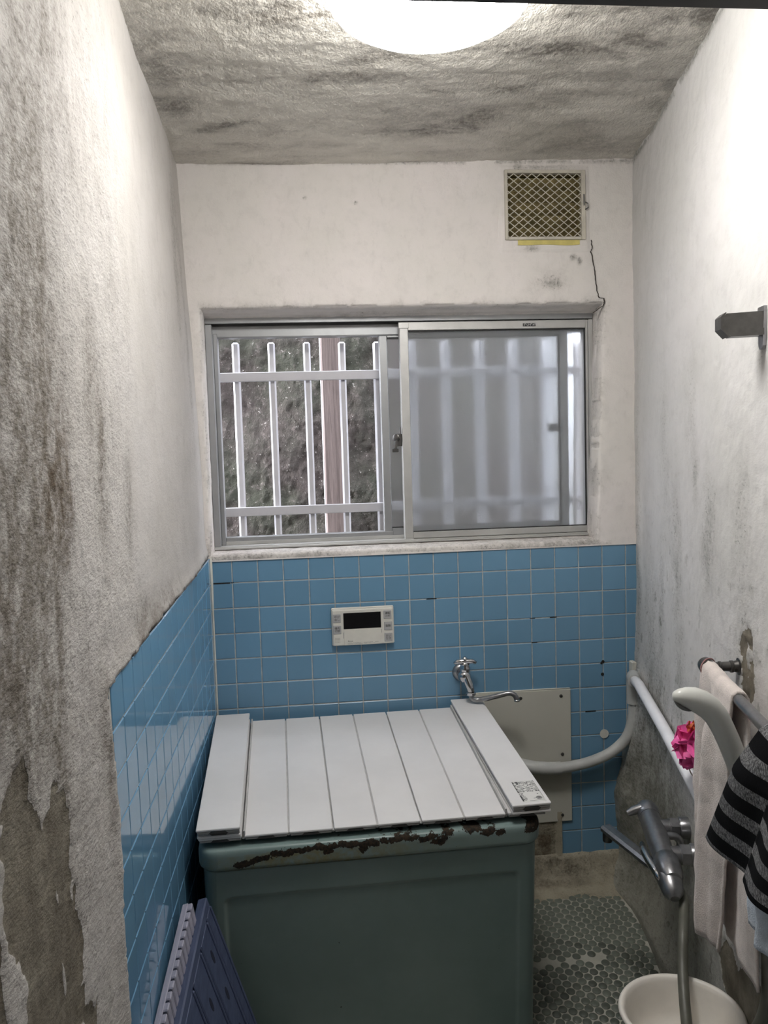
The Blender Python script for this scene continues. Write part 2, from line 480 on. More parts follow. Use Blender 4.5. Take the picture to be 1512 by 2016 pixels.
# ---- left wall (rough plaster above and before the tiles)
ny, nz = 348, 440
Y = np.linspace(-1.88, 0.004, ny)[None, :].repeat(nz, 0); Z = np.linspace(-0.22, 2.31, nz)[:, None].repeat(ny, 1)
wob = fbm(Y, Z, 55, 3, 41) * 0.003 + fbm(Y, Z, 16, 2, 47) * 0.0015
top_edge = 1.101 + 0.04 * Y + wob
near_edge = np.interp(Z, [0.4, 0.8, 0.89, 0.975, 1.06], [-1.186, -1.189, -1.192, -1.208, -1.229]) + wob * 0.8
tiled = (Z < top_edge) & (Y > near_edge)
dist = np.where(Y > near_edge, np.abs(Z - top_edge), np.where(Z < top_edge, np.abs(Y - near_edge), np.hypot(Y - near_edge, Z - top_edge)))
peelpoly = [(-1.566,1.067),(-1.543,1.056),(-1.538,1.029),(-1.503,0.971),(-1.462,1.0),(-1.427,0.98),(-1.406,0.926),(-1.423,0.839),(-1.383,0.761),(-1.392,0.669),(-1.343,0.612),(-1.324,0.578),(-1.30,0.40),(-1.62,0.40),(-1.615,0.788),(-1.604,0.849),(-1.650,0.894),(-1.628,1.053)]
peel2 = [(-1.675,0.914),(-1.661,0.897),(-1.660,0.852),(-1.655,0.6),(-1.80,0.6),(-1.80,0.95)]
wy = Y + fbm(Y, Z, 24, 5, 3, 0.65) * 0.030; wz = Z + fbm(Y, Z, 18, 5, 5, 0.65) * 0.050
peel = (inpoly(wy, wz, peelpoly) | inpoly(wy, wz, peel2)).astype(float)
flakes = (fbm(Y * 1.0, Z * 0.45, 30, 4, 8) > 0.32) & (blobs(Y, Z, [(-1.50, 1.02, 0.13, 0.13, 1), (-1.45, 0.8, 0.12, 0.3, 0.9)]) > 0.25)
keepf = (fbm(Y, Z * 0.5, 30, 4, 13) > 0.37)
peel = np.where(keepf, 0, np.maximum(peel, flakes & (Z < 0.95)))
for _ in range(1):
    peel[1:-1, 1:-1] = (peel[1:-1, 1:-1] * 2 + peel[:-2, 1:-1] + peel[2:, 1:-1] + peel[1:-1, :-2] + peel[1:-1, 2:]) / 6
roughm = 0.22 + 0.78 * sstep(-0.85, -1.12, Y + 0.10 * (Z - 1.6) + fbm(Y, Z, 5, 3, 9) * 0.10)
X = LX(Y, Z) - 0.004
X = X + fbm(Y, Z, 3.0, 3, 21) * 0.006 + fbm(Y, Z, 26, 3, 22) * 0.0014 * roughm + fbm(Y, Z, 80, 3, 23) * 0.0011 * roughm
X = X + (fbm(Y, Z, 120, 1, 29) > 0.5) * 0.0010 * roughm * (peel < 0.5)
X = X - peel * 0.0045
X = X + np.where(tiled, -0.016, 0.0075 * np.exp(-(dist / 0.03) ** 2))
mold = blobs(Y, Z, [(-1.42, 1.96, 0.09, 0.16, 0.6), (-1.515, 1.68, 0.07, 0.22, 0.45), (-1.56, 1.75, 0.10, 0.30, 0.45), (-1.54, 1.52, 0.10, 0.2, 0.35),
    (-0.196, 2.06, 0.06, 0.14, 0.42), (-0.249, 1.86, 0.05, 0.16, 0.42), (-0.12, 1.75, 0.03, 0.30, 0.45), (-0.237, 2.25, 0.2, 0.03, 0.25), (-1.189, 1.42, 0.028, 0.11, 0.85), (-0.99, 1.328, 0.03, 0.10, 0.7),
    (-1.253, 1.517, 0.05, 0.13, 0.55), (-1.17, 1.33, 0.04, 0.1, 0.35), (-1.58, 1.36, 0.10, 0.16, 0.7), (-1.60, 1.25, 0.10, 0.14, 0.7), (-1.555, 1.19, 0.06, 0.08, 0.8),
    (-1.5, 1.08, 0.09, 0.05, 0.7), (-1.224, 0.96, 0.03, 0.12, 0.35), (-1.209, 0.88, 0.03, 0.1, 0.4), (-1.39, 0.9, 0.10, 0.25, 0.35), (-1.236, 1.192, 0.012, 0.02, 0.9),
    (-0.91, 1.095, 0.10, 0.05, 0.55), (-0.70, 1.105, 0.20, 0.03, 0.5), (-1.45, 1.45, 0.1, 0.3, 0.35), (-1.475, 1.10, 0.022, 0.05, 1.0), (-1.44, 1.04, 0.016, 0.05, 1.0), (-1.43, 0.97, 0.014, 0.05, 0.8), (-1.555, 1.075, 0.03, 0.02, 0.9), (-1.42, 1.16, 0.015, 0.05, 0.7), (-1.43, 1.28, 0.012, 0.12, 0.5)])
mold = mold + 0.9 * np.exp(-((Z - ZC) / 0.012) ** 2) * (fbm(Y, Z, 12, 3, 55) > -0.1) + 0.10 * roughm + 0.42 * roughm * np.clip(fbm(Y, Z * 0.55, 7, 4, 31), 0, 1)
mold = mold * (1 - peel)
brown = blobs(Y, Z, [(-1.40, 1.39, 0.045, 0.085, 0.95), (-1.445, 1.35, 0.05, 0.07, 0.75), (-1.47, 1.43, 0.05, 0.09, 0.4), (-1.62, 1.22, 0.06, 0.12, 0.6), (-1.39, 1.32, 0.03, 0.06, 0.6)])
brown = brown + 0.95 * np.exp(-(dist / 0.010) ** 2) * ((Y > near_edge) & (Y > -1.05) & (fbm(Y, Z, 24, 3, 61) > -0.25)) * ~tiled + 0.35 * np.exp(-(dist / 0.04) ** 2) * ((Y > -1.0) & (Y < -0.6) & (Z > 1.0)) * ~tiled
me = grid_mesh('wall_left', np.stack([X, Y, Z], -1), M['plaster_left'], attrs=dict(mold=np.clip(mold, 0, 1), brown=np.clip(brown, 0, 1), peel=peel, rough=roughm))
wall_left = struct(link('wall_left', me))

# ---- tile meshes shared between alike tiles; local x across, local y up, local -z into the wall
def tile_mesh(w, h, mat, t=0.006, c=0.0016):
    m = MB(); a, b = w / 2, h / 2
    v = [(-a + c, -b + c, 0), (a - c, -b + c, 0), (a - c, b - c, 0), (-a + c, b - c, 0)]
    v += [(-a, -b, -c * 0.8), (a, -b, -c * 0.8), (a, b, -c * 0.8), (-a, b, -c * 0.8)]
    v += [(-a, -b, -t), (a, -b, -t), (a, b, -t), (-a, b, -t)]
    f = [(0, 1, 2, 3)]
    for o in (0, 4):
        for i in range(4):
            j = (i + 1) % 4; f.append((o + i, o + 4 + i, o + 4 + j, o + j))
    return m.add(v, f).mesh('tile', mat)
_tm = {}
def tmesh(w, h, mat):
    k = (round(w, 4), round(h, 4), mat.name)
    if k not in _tm: _tm[k] = tile_mesh(w, h, mat)
    return _tm[k]
def put_tile(parent, me, Mx, name='tile', tilt=0.004):
    o = bpy.data.objects.new(name, me); COL.objects.link(o)
    o.parent = parent; o.matrix_parent_inverse = parent_inv(parent)
    o.matrix_basis = Mx @ Matrix.Rotation(RNG.uniform(-tilt, tilt), 4, 'X') @ Matrix.Rotation(RNG.uniform(-tilt, tilt), 4, 'Y')
    return o
G = 0.0030                                     # joint width
# ---- left wall tiles: rows fall 4 cm per metre towards the door
ew = Vector((0.028, 1.0, 0.04)).normalized(); ez = Vector((0, -0.04, 1)).normalized(); en = ew.cross(ez).normalized()
ez = en.cross(ew)
def left_pt(y, j): return Vector((0.014 + 0.028 * y, y, 1.10 - j * TZ + 0.04 * y))
cols = [0.012] + [-(0.0415 + TP * k) for k in range(0, 16)]
gb = MB()
gb.add([left_pt(0.0, 0) - en * 0.0018, left_pt(-1.205, 0) - en * 0.0018, left_pt(-1.205, 14.6) - en * 0.0018, left_pt(0, 14.6) - en * 0.0018], [(0, 1, 2, 3)])
gb.build('grout', M['grout'], wall_left)
hid = MB()
for j in range(14):
    for i in range(len(cols) - 1):
        y0, y1 = cols[i], cols[i + 1]
        w = abs(y1 - y0) - G; h = TZ - G
        if i == 0: w = 0.0385 - G; y0 = -0.003
        cpt = left_pt((y0 + y1) / 2, j + 0.5)
        Mx = Matrix(((ew.x, ez.x, en.x, cpt.x), (ew.y, ez.y, en.y, cpt.y), (ew.z, ez.z, en.z, cpt.z), (0, 0, 0, 1)))
        if cpt.z < 0.44 and cpt.y > -0.60:     # behind the tub
            hid.add([Mx @ v.co for v in tmesh(w, h, M['tile_blue_gloss']).vertices], [tuple(p.vertices) for p in tmesh(w, h, M['tile_blue_gloss']).polygons])
        else:
            put_tile(wall_left, tmesh(w, h, M['tile_blue_gloss']), Mx, tilt=0.0022)
o = hid.build('tiles_behind_tub', M['tile_blue_gloss'], wall_left); o['kind'] = 'stuff'

# ---- back wall: plaster above the tiles, window opening, vent opening
WX0, WX1, WZ0, WZ1 = 0.020, 1.226, 1.106, 1.839
VX0, VX1, VZ0, VZ1 = 0.944, 1.176, 2.038, 2.228
nx, nz = 300, 250
Xg = np.linspace(-0.045, 1.37, nx)[None, :].repeat(nz, 0); Zg = np.linspace(1.088, 2.31, nz)[:, None].repeat(nx, 1)
wx1 = np.interp(Zg, [1.1, 1.84], [1.212, 1.240])
edge = fbm(Xg, Zg, 16, 3, 70) * 0.0035
inw = (Xg > WX0 + edge * 0.6) & (Xg < wx1 + edge) & (Zg > WZ0 - 0.004) & (Zg < WZ1 + edge)
inv = (Xg > VX0) & (Xg < VX1) & (Zg > VZ0) & (Zg < VZ1)
dw = np.maximum.reduce([WX0 - Xg, Xg - wx1, Zg - WZ1, WZ0 - Zg])
Yg = -0.004 + fbm(Xg, Zg, 3.5, 3, 71) * 0.004 + fbm(Xg, Zg, 30, 3, 72) * 0.0012
Yg = Yg + 0.006 * np.exp(-np.clip(dw, 0, 1) / 0.006)
Yg = np.where(inw, 0.05, Yg)
dvx = np.maximum(np.abs(Xg - 1.06) - 0.135, 0); dvz = np.maximum(np.abs(Zg - 2.125) - 0.122, 0)
Yg = Yg - 0.004 * ((dvx + dvz) < 0.004)        # raised patch of plaster round the vent
mold = blobs(Xg, Zg, [(1.071, 1.906, 0.03, 0.014, 0.45), (1.094, 1.899, 0.02, 0.012, 0.5), (1.017, 2.006, 0.02, 0.008, 0.8), (1.06, 2.245, 0.08, 0.008, 0.6), (0.98, 2.24, 0.01, 0.02, 0.8),
    (1.149, 1.978, 0.0075, 0.0075, 2.2), (1.168, 1.967, 0.006, 0.008, 2.2), (1.075, 1.912, 0.05, 0.03, 0.25), (1.347, 2.2, 0.006, 0.05, 0.7), (1.347, 2.09, 0.005, 0.04, 0.5),
    (0.337, 2.157, 0.004, 0.004, 1.5), (0.487, 2.142, 0.004, 0.004, 1.2), (1.21, 1.83, 0.05, 0.02, 0.3), (0.01, 1.12, 0.03, 0.03, 0.4)])
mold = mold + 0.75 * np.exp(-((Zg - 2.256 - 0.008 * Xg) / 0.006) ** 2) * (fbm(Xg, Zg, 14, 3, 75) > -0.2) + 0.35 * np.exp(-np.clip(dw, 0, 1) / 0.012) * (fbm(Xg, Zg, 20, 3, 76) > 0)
P = np.stack([Xg, Yg, Zg], -1)
hole = inw | inv
keep = ~(hole[:-1, :-1] & hole[1:, 1:] & hole[:-1, 1:] & hole[1:, :-1])
wall_back = struct(link('wall_back', grid_mesh('wall_back', P, M['plaster_back'], keep, dict(mold=np.clip(mold, 0, 1), rough=np.full(Xg.shape, 0.25)))))
# reveals of the window (lintel with two steps, jambs, sill)
def strip(name, a0, a1, prof, fn, mat, parent, seed, amp=0.0018, n=170, mv=0.35):
    A = np.linspace(a0, a1, n)[None, :].repeat(len(prof), 0)
    p = np.array(prof); U = p[:, 0][:, None].repeat(n, 1); V = p[:, 1][:, None].repeat(n, 1)
    d = fbm(A, U + V, 30, 3, seed) * amp
    Q = fn(A, U, V + d)
    md = np.clip(mv + 0.5 * fbm(A, U * 3, 12, 4, seed + 3), 0, 1)
    return link(name, grid_mesh(name, Q, mat, attrs=dict(mold=md, rough=np.full(A.shape, 0.3))), parent)
lint = [(0.0, 1.842), (0.006, 1.837), (0.02, 1.835), (0.035, 1.833), (0.047, 1.831), (0.049, 1.828), (0.06, 1.827), (0.075, 1.826), (0.082, 1.818), (0.086, 1.810)]
strip('lintel', WX0 - 0.012, 1.252, lint, lambda A, U, V: np.stack([A, U, V], -1), M['plaster_back'], wall_back, 81, n=240, mv=0.0)
strip('jamb', WZ0 - 0.01, WZ1 + 0.006, [(-0.002, 0.012), (0.006, 0.0215), (0.03, 0.0225), (0.06, 0.0215), (0.09, 0.020)],
      lambda A, U, V: np.stack([V, U, A], -1), M['plaster_back'], wall_back, 83, mv=0.2)
strip('jamb', WZ0 - 0.01, WZ1 + 0.006, [(-0.002, 0.010), (0.006, 0.002), (0.03, 0.0), (0.06, 0.002), (0.09, 0.003)],
      lambda A, U, V: np.stack([V + np.interp(A, [1.1, 1.84], [1.211, 1.239]), U, A], -1), M['plaster_back'], wall_back, 85, mv=0.2)
strip('sill', WX0 - 0.03, 1.262, [(-0.004, 1.092), (-0.005, 1.102), (0.0, 1.107), (0.03, 1.110), (0.06, 1.112), (0.09, 1.114)],
      lambda A, U, V: np.stack([A, U, V], -1), M['plaster_back'], wall_back, 87, n=260, mv=0.45)
# crack running from the vent to the lintel
ck = [(1.206, 2.030), (1.208, 2.005), (1.203, 1.996), (1.209, 1.983), (1.211, 1.962), (1.216, 1.935), (1.219, 1.905), (1.222, 1.878), (1.228, 1.856), (1.244, 1.854), (1.245, 1.842), (1.242, 1.832), (1.224, 1.820), (1.207, 1.808)]
cr = []
for (a, b), (c, d) in zip(ck[:-1], ck[1:]):
    for k in range(4):
        f = k / 4; cr.append((a + (c - a) * f + RNG.uniform(-.0012, .0012), b + (d - b) * f))
m = MB(); v = []
for i, (a, b) in enumerate(cr):
    w = 0.0005 + 0.0004 * RNG.random() + (0.0007 if i > 44 else 0)
    v += [(a - w, -0.0085, b), (a + w, -0.0085, b), (a + w, -0.0005, b), (a - w, -0.0005, b)]
fs = []
for i in range(len(cr) - 1):
    for k in range(4): fs.append((i * 4 + k, i * 4 + (k + 1) % 4, i * 4 + 4 + (k + 1) % 4, i * 4 + 4 + k))
m.add(v, fs).build('crack', M['rubber'], wall_back)

# ---- back wall tiles
XR = lambda z: float(np.interp(z, [0.086, 0.146, 0.214, 0.282, 0.332, 0.382, 0.482, 0.548, 0.664, 0.713, 0.877, 1.081], [1.284, 1.281, 1.272, 1.267, 1.276, 1.294, 1.305, 1.319, 1.33, 1.339, 1.345, 1.341]))
m = MB(); m.add([(-0.0, 0.0018, 1.10), (1.36, 0.0018, 1.10), (1.36, 0.0018, 0.0), (0.0, 0.0018, 0.0)], [(0, 1, 2, 3)])
m.build('grout', M['grout'], wall_back)
hid = MB()
for j in range(13):
    for i in range(18):
        x0 = i * TP; x1 = x0 + TP; z1 = 1.0985 - j * TZ; z0 = z1 - TZ
        if i == 0: x0 = 0.016
        xr = 1.352
        if x1 > xr: x1 = xr + G
        if j == 12: z0 = 0.075
        if z1 < 0.22 and x0 < 1.07: continue
        if i == 14 and z1 < 0.22: x0 = 1.088
        w, h = x1 - x0 - G, z1 - z0 - G
        Mx = Matrix(((1, 0, 0, (x0 + x1) / 2), (0, 0, -1, 0), (0, 1, 0, (z0 + z1) / 2), (0, 0, 0, 1)))
        tm = tmesh(w, h, M['tile_blue'])
        if (x1 < 0.80 and z1 < 0.56) or (0.81 < x0 and x1 < 1.11 and z1 < 0.63 and z0 > 0.21):
            hid.add([Mx @ q.co for q in tm.vertices], [tuple(p.vertices) for p in tm.polygons])
        else:
            put_tile(wall_back, tm, Mx)
o = hid.build('tiles_behind_tub', M['tile_blue'], wall_back); o['kind'] = 'stuff'
for x, z, r in ((1.231, 0.7145, 0.0055), (1.226, 0.710, 0.004), (1.229, 0.674, 0.0055)):
    MB().lathe([(r, -0.0006), (r * 0.6, -0.0012)], (x, 0, z), (0, 1, 0), 10).build('screw_hole', M['dark'], wall_back)
MB().lathe([(0.0145, -0.004), (0.0145, -0.002), (0.013, 0.0)][::-1], (1.232, 0, 0.480), (0, 1, 0), 24).build('filler_plug', M['caulk'], wall_back, sharp=40)
for x0, x1, z, h in ((0.018, 0.070, 1.0212, 0.0016), (0.072, 0.082, 1.0216, 0.0010), (1.060, 1.082, 0.8660, 0.0013), (0.995, 1.012, 0.8660, 0.0010), (1.172, 1.206, 0.5553, 0.0017), (0.668, 0.700, 0.9435, 0.0010), (1.000, 1.018, 0.7890, 0.0010)):
    MB().box((x0, -0.0003, z - h), (x1, 0.0025, z + h)).build('joint_gap', M['dark'], wall_back)
# corner caulk line between the two tiled walls
MB().tube([(0.0155, -0.002, z) for z in np.linspace(0.02, 1.10, 14)], [0.0045 if z > 1.0 else 0.003 for z in np.linspace(0.02, 1.10, 14)], 8).build('caulk_line', M['caulk'], wall_back, smooth=True)

# ---- skirting of rough cement under the back tiles
pr = [(0.004, 0.098), (-0.004, 0.094), (-0.012, 0.085), (-0.020, 0.066), (-0.030, 0.045), (-0.042, 0.026), (-0.058, 0.012), (-0.080, 0.003), (-0.10, -0.003), (-0.13, -0.012)]
pr = [(np.interp(t, np.linspace(0, 1, len(pr)), [a for a, b in pr]), np.interp(t, np.linspace(0, 1, len(pr)), [b for a, b in pr])) for t in np.linspace(0, 1, 40)]
n = 150
A = np.linspace(0.02, 1.34, n)[None, :].repeat(len(pr), 0)
U = np.array([a for a, b in pr])[:, None].repeat(n, 1); V = np.array([b for a, b in pr])[:, None].repeat(n, 1)
d = fbm(A, U + V, 9, 4, 91) * 0.008 + fbm(A, U + V, 50, 2, 92) * 0.002
d[0] *= 0.4
md = np.clip(0.25 + 0.8 * fbm(A, V * 2, 8, 4, 93) + blobs(A, V, [(0.85, 0.05, 0.12, 0.05, 0.7), (1.12, 0.05, 0.05, 0.012, 0.6), (1.0, 0.08, 0.15, 0.012, 0.5)]), 0, 1)
bd = np.clip(blobs(A, V, [(0.90, 0.03, 0.12, 0.03, 0.7), (1.0, 0.02, 0.14, 0.008, 0.7), (0.87, 0.07, 0.05, 0.03, 0.6)]), 0, 1)
bb = struct(link('baseboard_back', grid_mesh('baseboard_back', np.stack([A, U - d, V + d * 0.6], -1), M['cement'], attrs=dict(mold=md, brown=bd, rough=np.full(A.shape, 0.5)))))
# bare patch left of the last low tiles
A = np.linspace(0.80, 1.088, 60)[None, :].repeat(30, 0); B = np.linspace(0.075, 0.235, 30)[:, None].repeat(60, 1)
dd = fbm(A, B, 18, 4, 95) * 0.006
link('bare_patch', grid_mesh('bare_patch', np.stack([A, -0.003 + dd - 0.004 * (A > 1.07), B], -1), M['cement'], attrs=dict(mold=np.clip(0.75 - 0.9 * (A > 1.065) + 0.4 * fbm(A, B, 14, 3, 96), 0, 1), brown=np.clip(0.7 * (A < 1.05) * (B < 0.16), 0, 1), rough=np.full(A.shape, 0.6))), bb)

# ---- right wall (flares in towards the door), with a mound of cement in the far corner
ns, nz = 330, 440
S = np.linspace(-0.012, 1.92, ns)[None, :].repeat(nz, 0); Z = np.linspace(-0.24, 2.31, nz)[:, None].repeat(ns, 1)
xm = np.interp(Z, [0.0, 0.086, 0.146, 0.214, 0.282, 0.332, 0.382, 0.482, 0.548, 0.664, 0.713, 0.877, 1.081], [1.27, 1.284, 1.281, 1.272, 1.267, 1.276, 1.294, 1.305, 1.319, 1.33, 1.339, 1.345, 1.343])
mm = np.clip(1.345 - xm, 0, 1) * np.exp(-(np.clip(S, 0, 9) / 0.14) ** 2) * (1 + 0.12 * fbm(S, Z, 12, 3, 101))
bs = 0.045 * np.clip(1 - np.clip(Z, 0, 9) / 0.15, 0, 1) ** 2 * np.exp(-(S / 0.6) ** 2)
O = mm + bs + fbm(S, Z, 3, 3, 102) * 0.005 + fbm(S, Z, 26, 3, 103) * 0.0016 + fbm(S, Z, 80, 2, 104) * 0.0010
post = (np.hypot((S - 1.062) / 0.034, (Z - 0.975) / 0.088) + fbm(S, Z, 38, 3, 105) * 0.5) < 1.0
low = inpoly(S + fbm(S, Z, 14, 4, 106) * 0.03, Z + fbm(S, Z, 14, 4, 107) * 0.03, [(0.88, 0.30), (0.95, 0.36), (1.02, 0.33), (1.06, 0.40), (1.2, 0.40), (1.3, -0.1), (1.05, -0.1), (0.98, 0.2)])
peel = np.maximum(post * (fbm(S, Z, 45, 3, 108) < 0.25), low * 0.8).astype(float)
O = O - peel * 0.003 + post * fbm(S, Z, 60, 3, 110) * 0.005
mold = blobs(S, Z, [(1.06, 0.97, 0.05, 0.11, 0.7), (0.70, 1.32, 0.02, 0.05, 0.55), (0.82, 1.25, 0.05, 0.08, 0.45), (0.80, 1.15, 0.05, 0.09, 0.45), (0.66, 1.49, 0.06, 0.15, 0.22), (0.40, 1.37, 0.05, 0.25, 0.22),
    (0.34, 0.94, 0.03, 0.15, 0.45), (0.51, 1.1, 0.05, 0.22, 0.40), (0.56, 0.86, 0.05, 0.15, 0.35), (0.30, 0.60, 0.12, 0.2, 0.75), (0.26, 0.42, 0.16, 0.2, 0.8), (0.5, 0.5, 0.2, 0.2, 0.55), (0.12, 0.3, 0.12, 0.3, 0.75),
    (0.70, 0.22, 0.02, 0.12, 0.8), (0.75, 0.33, 0.05, 0.1, 0.7), (0.05, 1.3, 0.03, 0.5, 0.25), (1.03, 1.25, 0.06, 0.12, 0.35), (1.13, 1.575, 0.016, 0.035, 0.6), (0.03, 0.75, 0.03, 0.3, 0.5), (0.2, 0.9, 0.1, 0.2, 0.3)])
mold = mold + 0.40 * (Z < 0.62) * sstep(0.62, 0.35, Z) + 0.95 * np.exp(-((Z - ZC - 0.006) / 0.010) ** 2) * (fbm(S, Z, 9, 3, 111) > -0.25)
mold = mold + 0.55 * (fbm(S, Z, 34, 2, 112) > 0.55) * sstep(1.5, 0.7, Z)
mortar = np.clip(sstep(0.62, 0.25, Z + fbm(S, Z, 7, 4, 113) * 0.14) * 0.75 - 0.5 * sstep(0.62, 0.95, S), 0, 0.75)
me = grid_mesh('wall_right', np.stack([1.343 + RT.x * S + RN.x * O, RT.y * S + RN.y * O, Z], -1), M['plaster_right'],
               attrs=dict(mold=np.clip(mold, 0, 1), peel=np.clip(peel, 0, 1), cement=mortar, rough=0.25 + 0.5 * sstep(0.9, 0.4, Z) + 0.25 * sstep(0.7, 1.0, S) * sstep(1.5, 1.0, Z)))
wall_right = struct(link('wall_right', me))

# ---- ceiling
nx, ny = 260, 340
Xg = np.linspace(-0.06, 1.38, nx)[None, :].repeat(ny, 0); Yg = np.linspace(-1.88, 0.02, ny)[:, None].repeat(nx, 1)
rip = fbm(Xg * 0.42, Yg, 13, 4, 121)
Zg = 2.247 + 0.020 * Xg + fbm(Xg, Yg, 3, 3, 122) * 0.006 + rip * 0.0065 + fbm(Xg, Yg * 0.7, 70, 2, 123) * 0.0018
mold = blobs(Xg, Yg, [(0.119, -0.313, 0.035, 0.022, 1.0), (0.077, -0.278, 0.04, 0.02, 0.7), (0.172, -0.33, 0.04, 0.02, 0.6), (0.76, -0.259, 0.06, 0.03, 0.85), (0.79, -0.312, 0.05, 0.03, 0.6), (0.69, -0.235, 0.06, 0.02, 0.6),
    (0.452, -0.569, 0.10, 0.022, 0.7), (0.38, -0.567, 0.05, 0.03, 0.8), (0.839, -0.705, 0.12, 0.03, 0.85), (0.88, -0.718, 0.12, 0.03, 0.6), (1.06, -0.742, 0.07, 0.05, 0.95), (1.13, -0.835, 0.06, 0.03, 0.8), (0.824, -0.499, 0.08, 0.02, 0.75),
    (0.652, -0.494, 0.06, 0.015, 0.6), (0.03, -0.628, 0.04, 0.1, 0.6), (0.02, -0.418, 0.05, 0.05, 0.8), (0.49, -0.645, 0.1, 0.02, 0.5), (0.30, -0.84, 0.12, 0.05, 0.7), (1.2, -0.15, 0.1, 0.05, 0.6), (1.09, -0.284, 0.1, 0.05, 0.55)])
mold = mold * 1.15 + 0.55 * np.clip(rip + 0.18, 0, 1) + 0.14 * sstep(-0.12, -0.6, Yg) + 0.75 * np.clip(fbm(Xg * 0.6, Yg, 7, 4, 126), 0, 1)
ceil_me = grid_mesh('ceiling', np.stack([Xg, Yg, Zg], -1), M['ceiling'], attrs=dict(mold=np.clip(mold, 0, 1), rough=0.45 + 0.55 * sstep(-0.1, -0.5, Yg)))
ceiling = struct(link('ceiling', ceil_me))

# ---- floor (falls towards the door) and its penny tiles
nx, ny = 90, 110
Xg = np.linspace(-0.06, 1.38, nx)[None, :].repeat(ny, 0); Yg = np.linspace(-1.9, 0.02, ny)[:, None].repeat(nx, 1)
floor = struct(link('floor', grid_mesh('floor', np.stack([Xg, Yg, floor_z(Yg) + fbm(Xg, Yg, 8, 3, 131) * 0.0008], -1), M['floor_grout'])))
def penny_mesh(r, t=0.0022, n=16):
    m = MB(); m.lathe([(r, -0.004), (r, t * 0.55), (r * 0.93, t), (0.0008, t * 1.1)], n=n, cap0=False)
    return m.mesh('penny_tile', M['penny'], True)
pm = penny_mesh(0.0119)
a1 = Vector((0.0262 * math.cos(math.radians(-25.0)), 0.0262 * math.sin(math.radians(-25.0))))
a2 = Vector((0.0262 * math.cos(math.radians(35.0)), 0.0262 * math.sin(math.radians(35.0))))
def wall_floor_x(y):
    s = -y / 0.9794
    return 1.343 - 0.2018 * s - (0.065 * math.exp(-(s / 0.14) ** 2) + 0.045 * math.exp(-(s / 0.6) ** 2)) * 0.98
cand = []
for i in range(-90, 91):
    for j in range(-90, 91):
        p = Vector((1.157, -0.105)) + a1 * i + a2 * j
        if not (0.70 < p.x and -1.80 < p.y < -0.078 - RNG.uniform(0, 0.02) + 0.06 * max(0, p.x - 1.08)): continue
        if p.x > wall_floor_x(p.y) - 0.004: continue
        gl = -0.356 + 0.003 * math.sin(p.x * 40)
        if abs(p.y - gl) < 0.0115 and 0.86 < p.x < 1.10 and RNG.random() < 0.8: continue
        cand.append(p)
view = [p for p in cand if p.x > 0.815 and p.y > -0.74]
view.sort(key=lambda p: (p - Vector((0.29, -2.53))).length)
view = set(id(p) for p in view[:298])
rest = MB(); slope = math.atan(0.12)
for p in cand:
    q = p + Vector((RNG.gauss(0, 0.0006), RNG.gauss(0, 0.0006)))
    z = float(floor_z(q.y))
    Mx = Matrix.Translation((q.x, q.y, z)) @ Matrix.Rotation(slope, 4, 'X')
    if id(p) in view: put_tile(floor, pm, Mx, 'penny_tile', 0.02)
    else: rest.add([Mx @ v.co for v in pm.vertices], [tuple(f.vertices) for f in pm.polygons])
o = rest.build('penny_tiles', M['penny'], floor, smooth=True); o['kind'] = 'stuff'

# ---- doorway wall, door frame and the hall in which the camera stands
m = MB()
m.box((-0.08, YF - 0.10, -0.25), (0.004, YF, 2.33)); m.box((0.90, YF - 0.10, -0.25), (1.10, YF, 2.33)); m.box((0.004, YF - 0.10, 1.80), (0.90, YF, 2.33))
wall_front = struct(m.build('wall_front', M['plaster_right']))
door = bpy.data.objects.new('door_1', None); COL.objects.link(door); struct(door)
MB().box((0.005, YF - 0.09, 1.7625), (0.899, YF - 0.001, 1.799), 0.002).build('door_head', M['door'], door)
MB().box((0.862, YF - 0.09, -0.22), (0.899, YF - 0.001, 1.766), 0.002).build('door_jamb', M['door'], door)
MB().box((0.005, YF - 0.09, -0.22), (0.018, YF - 0.001, 1.766), 0.002).build('door_jamb', M['door'], door)
m = MB(); hx0, hx1, hy0, hy1, hz0, hz1 = -0.9, 1.9, -3.6, YF - 0.10, -0.24, 2.34
hv = [(hx0, hy0, hz0), (hx1, hy0, hz0), (hx1, hy1, hz0), (hx0, hy1, hz0), (hx0, hy0, hz1), (hx1, hy0, hz1), (hx1, hy1, hz1), (hx0, hy1, hz1)]
m.add(hv, [(0, 1, 2, 3), (4, 7, 6, 5), (0, 4, 5, 1), (0, 3, 7, 4), (1, 5, 6, 2)])
m.add([(hx0, hy1, hz0), (-0.06, hy1, hz0), (-0.06, hy1, hz1), (hx0, hy1, hz1), (1.06, hy1, hz0), (hx1, hy1, hz0), (hx1, hy1, hz1), (1.06, hy1, hz1)], [(0, 1, 2, 3), (4, 5, 6, 7)])
struct(m.build('wall_hall', M['hall']))
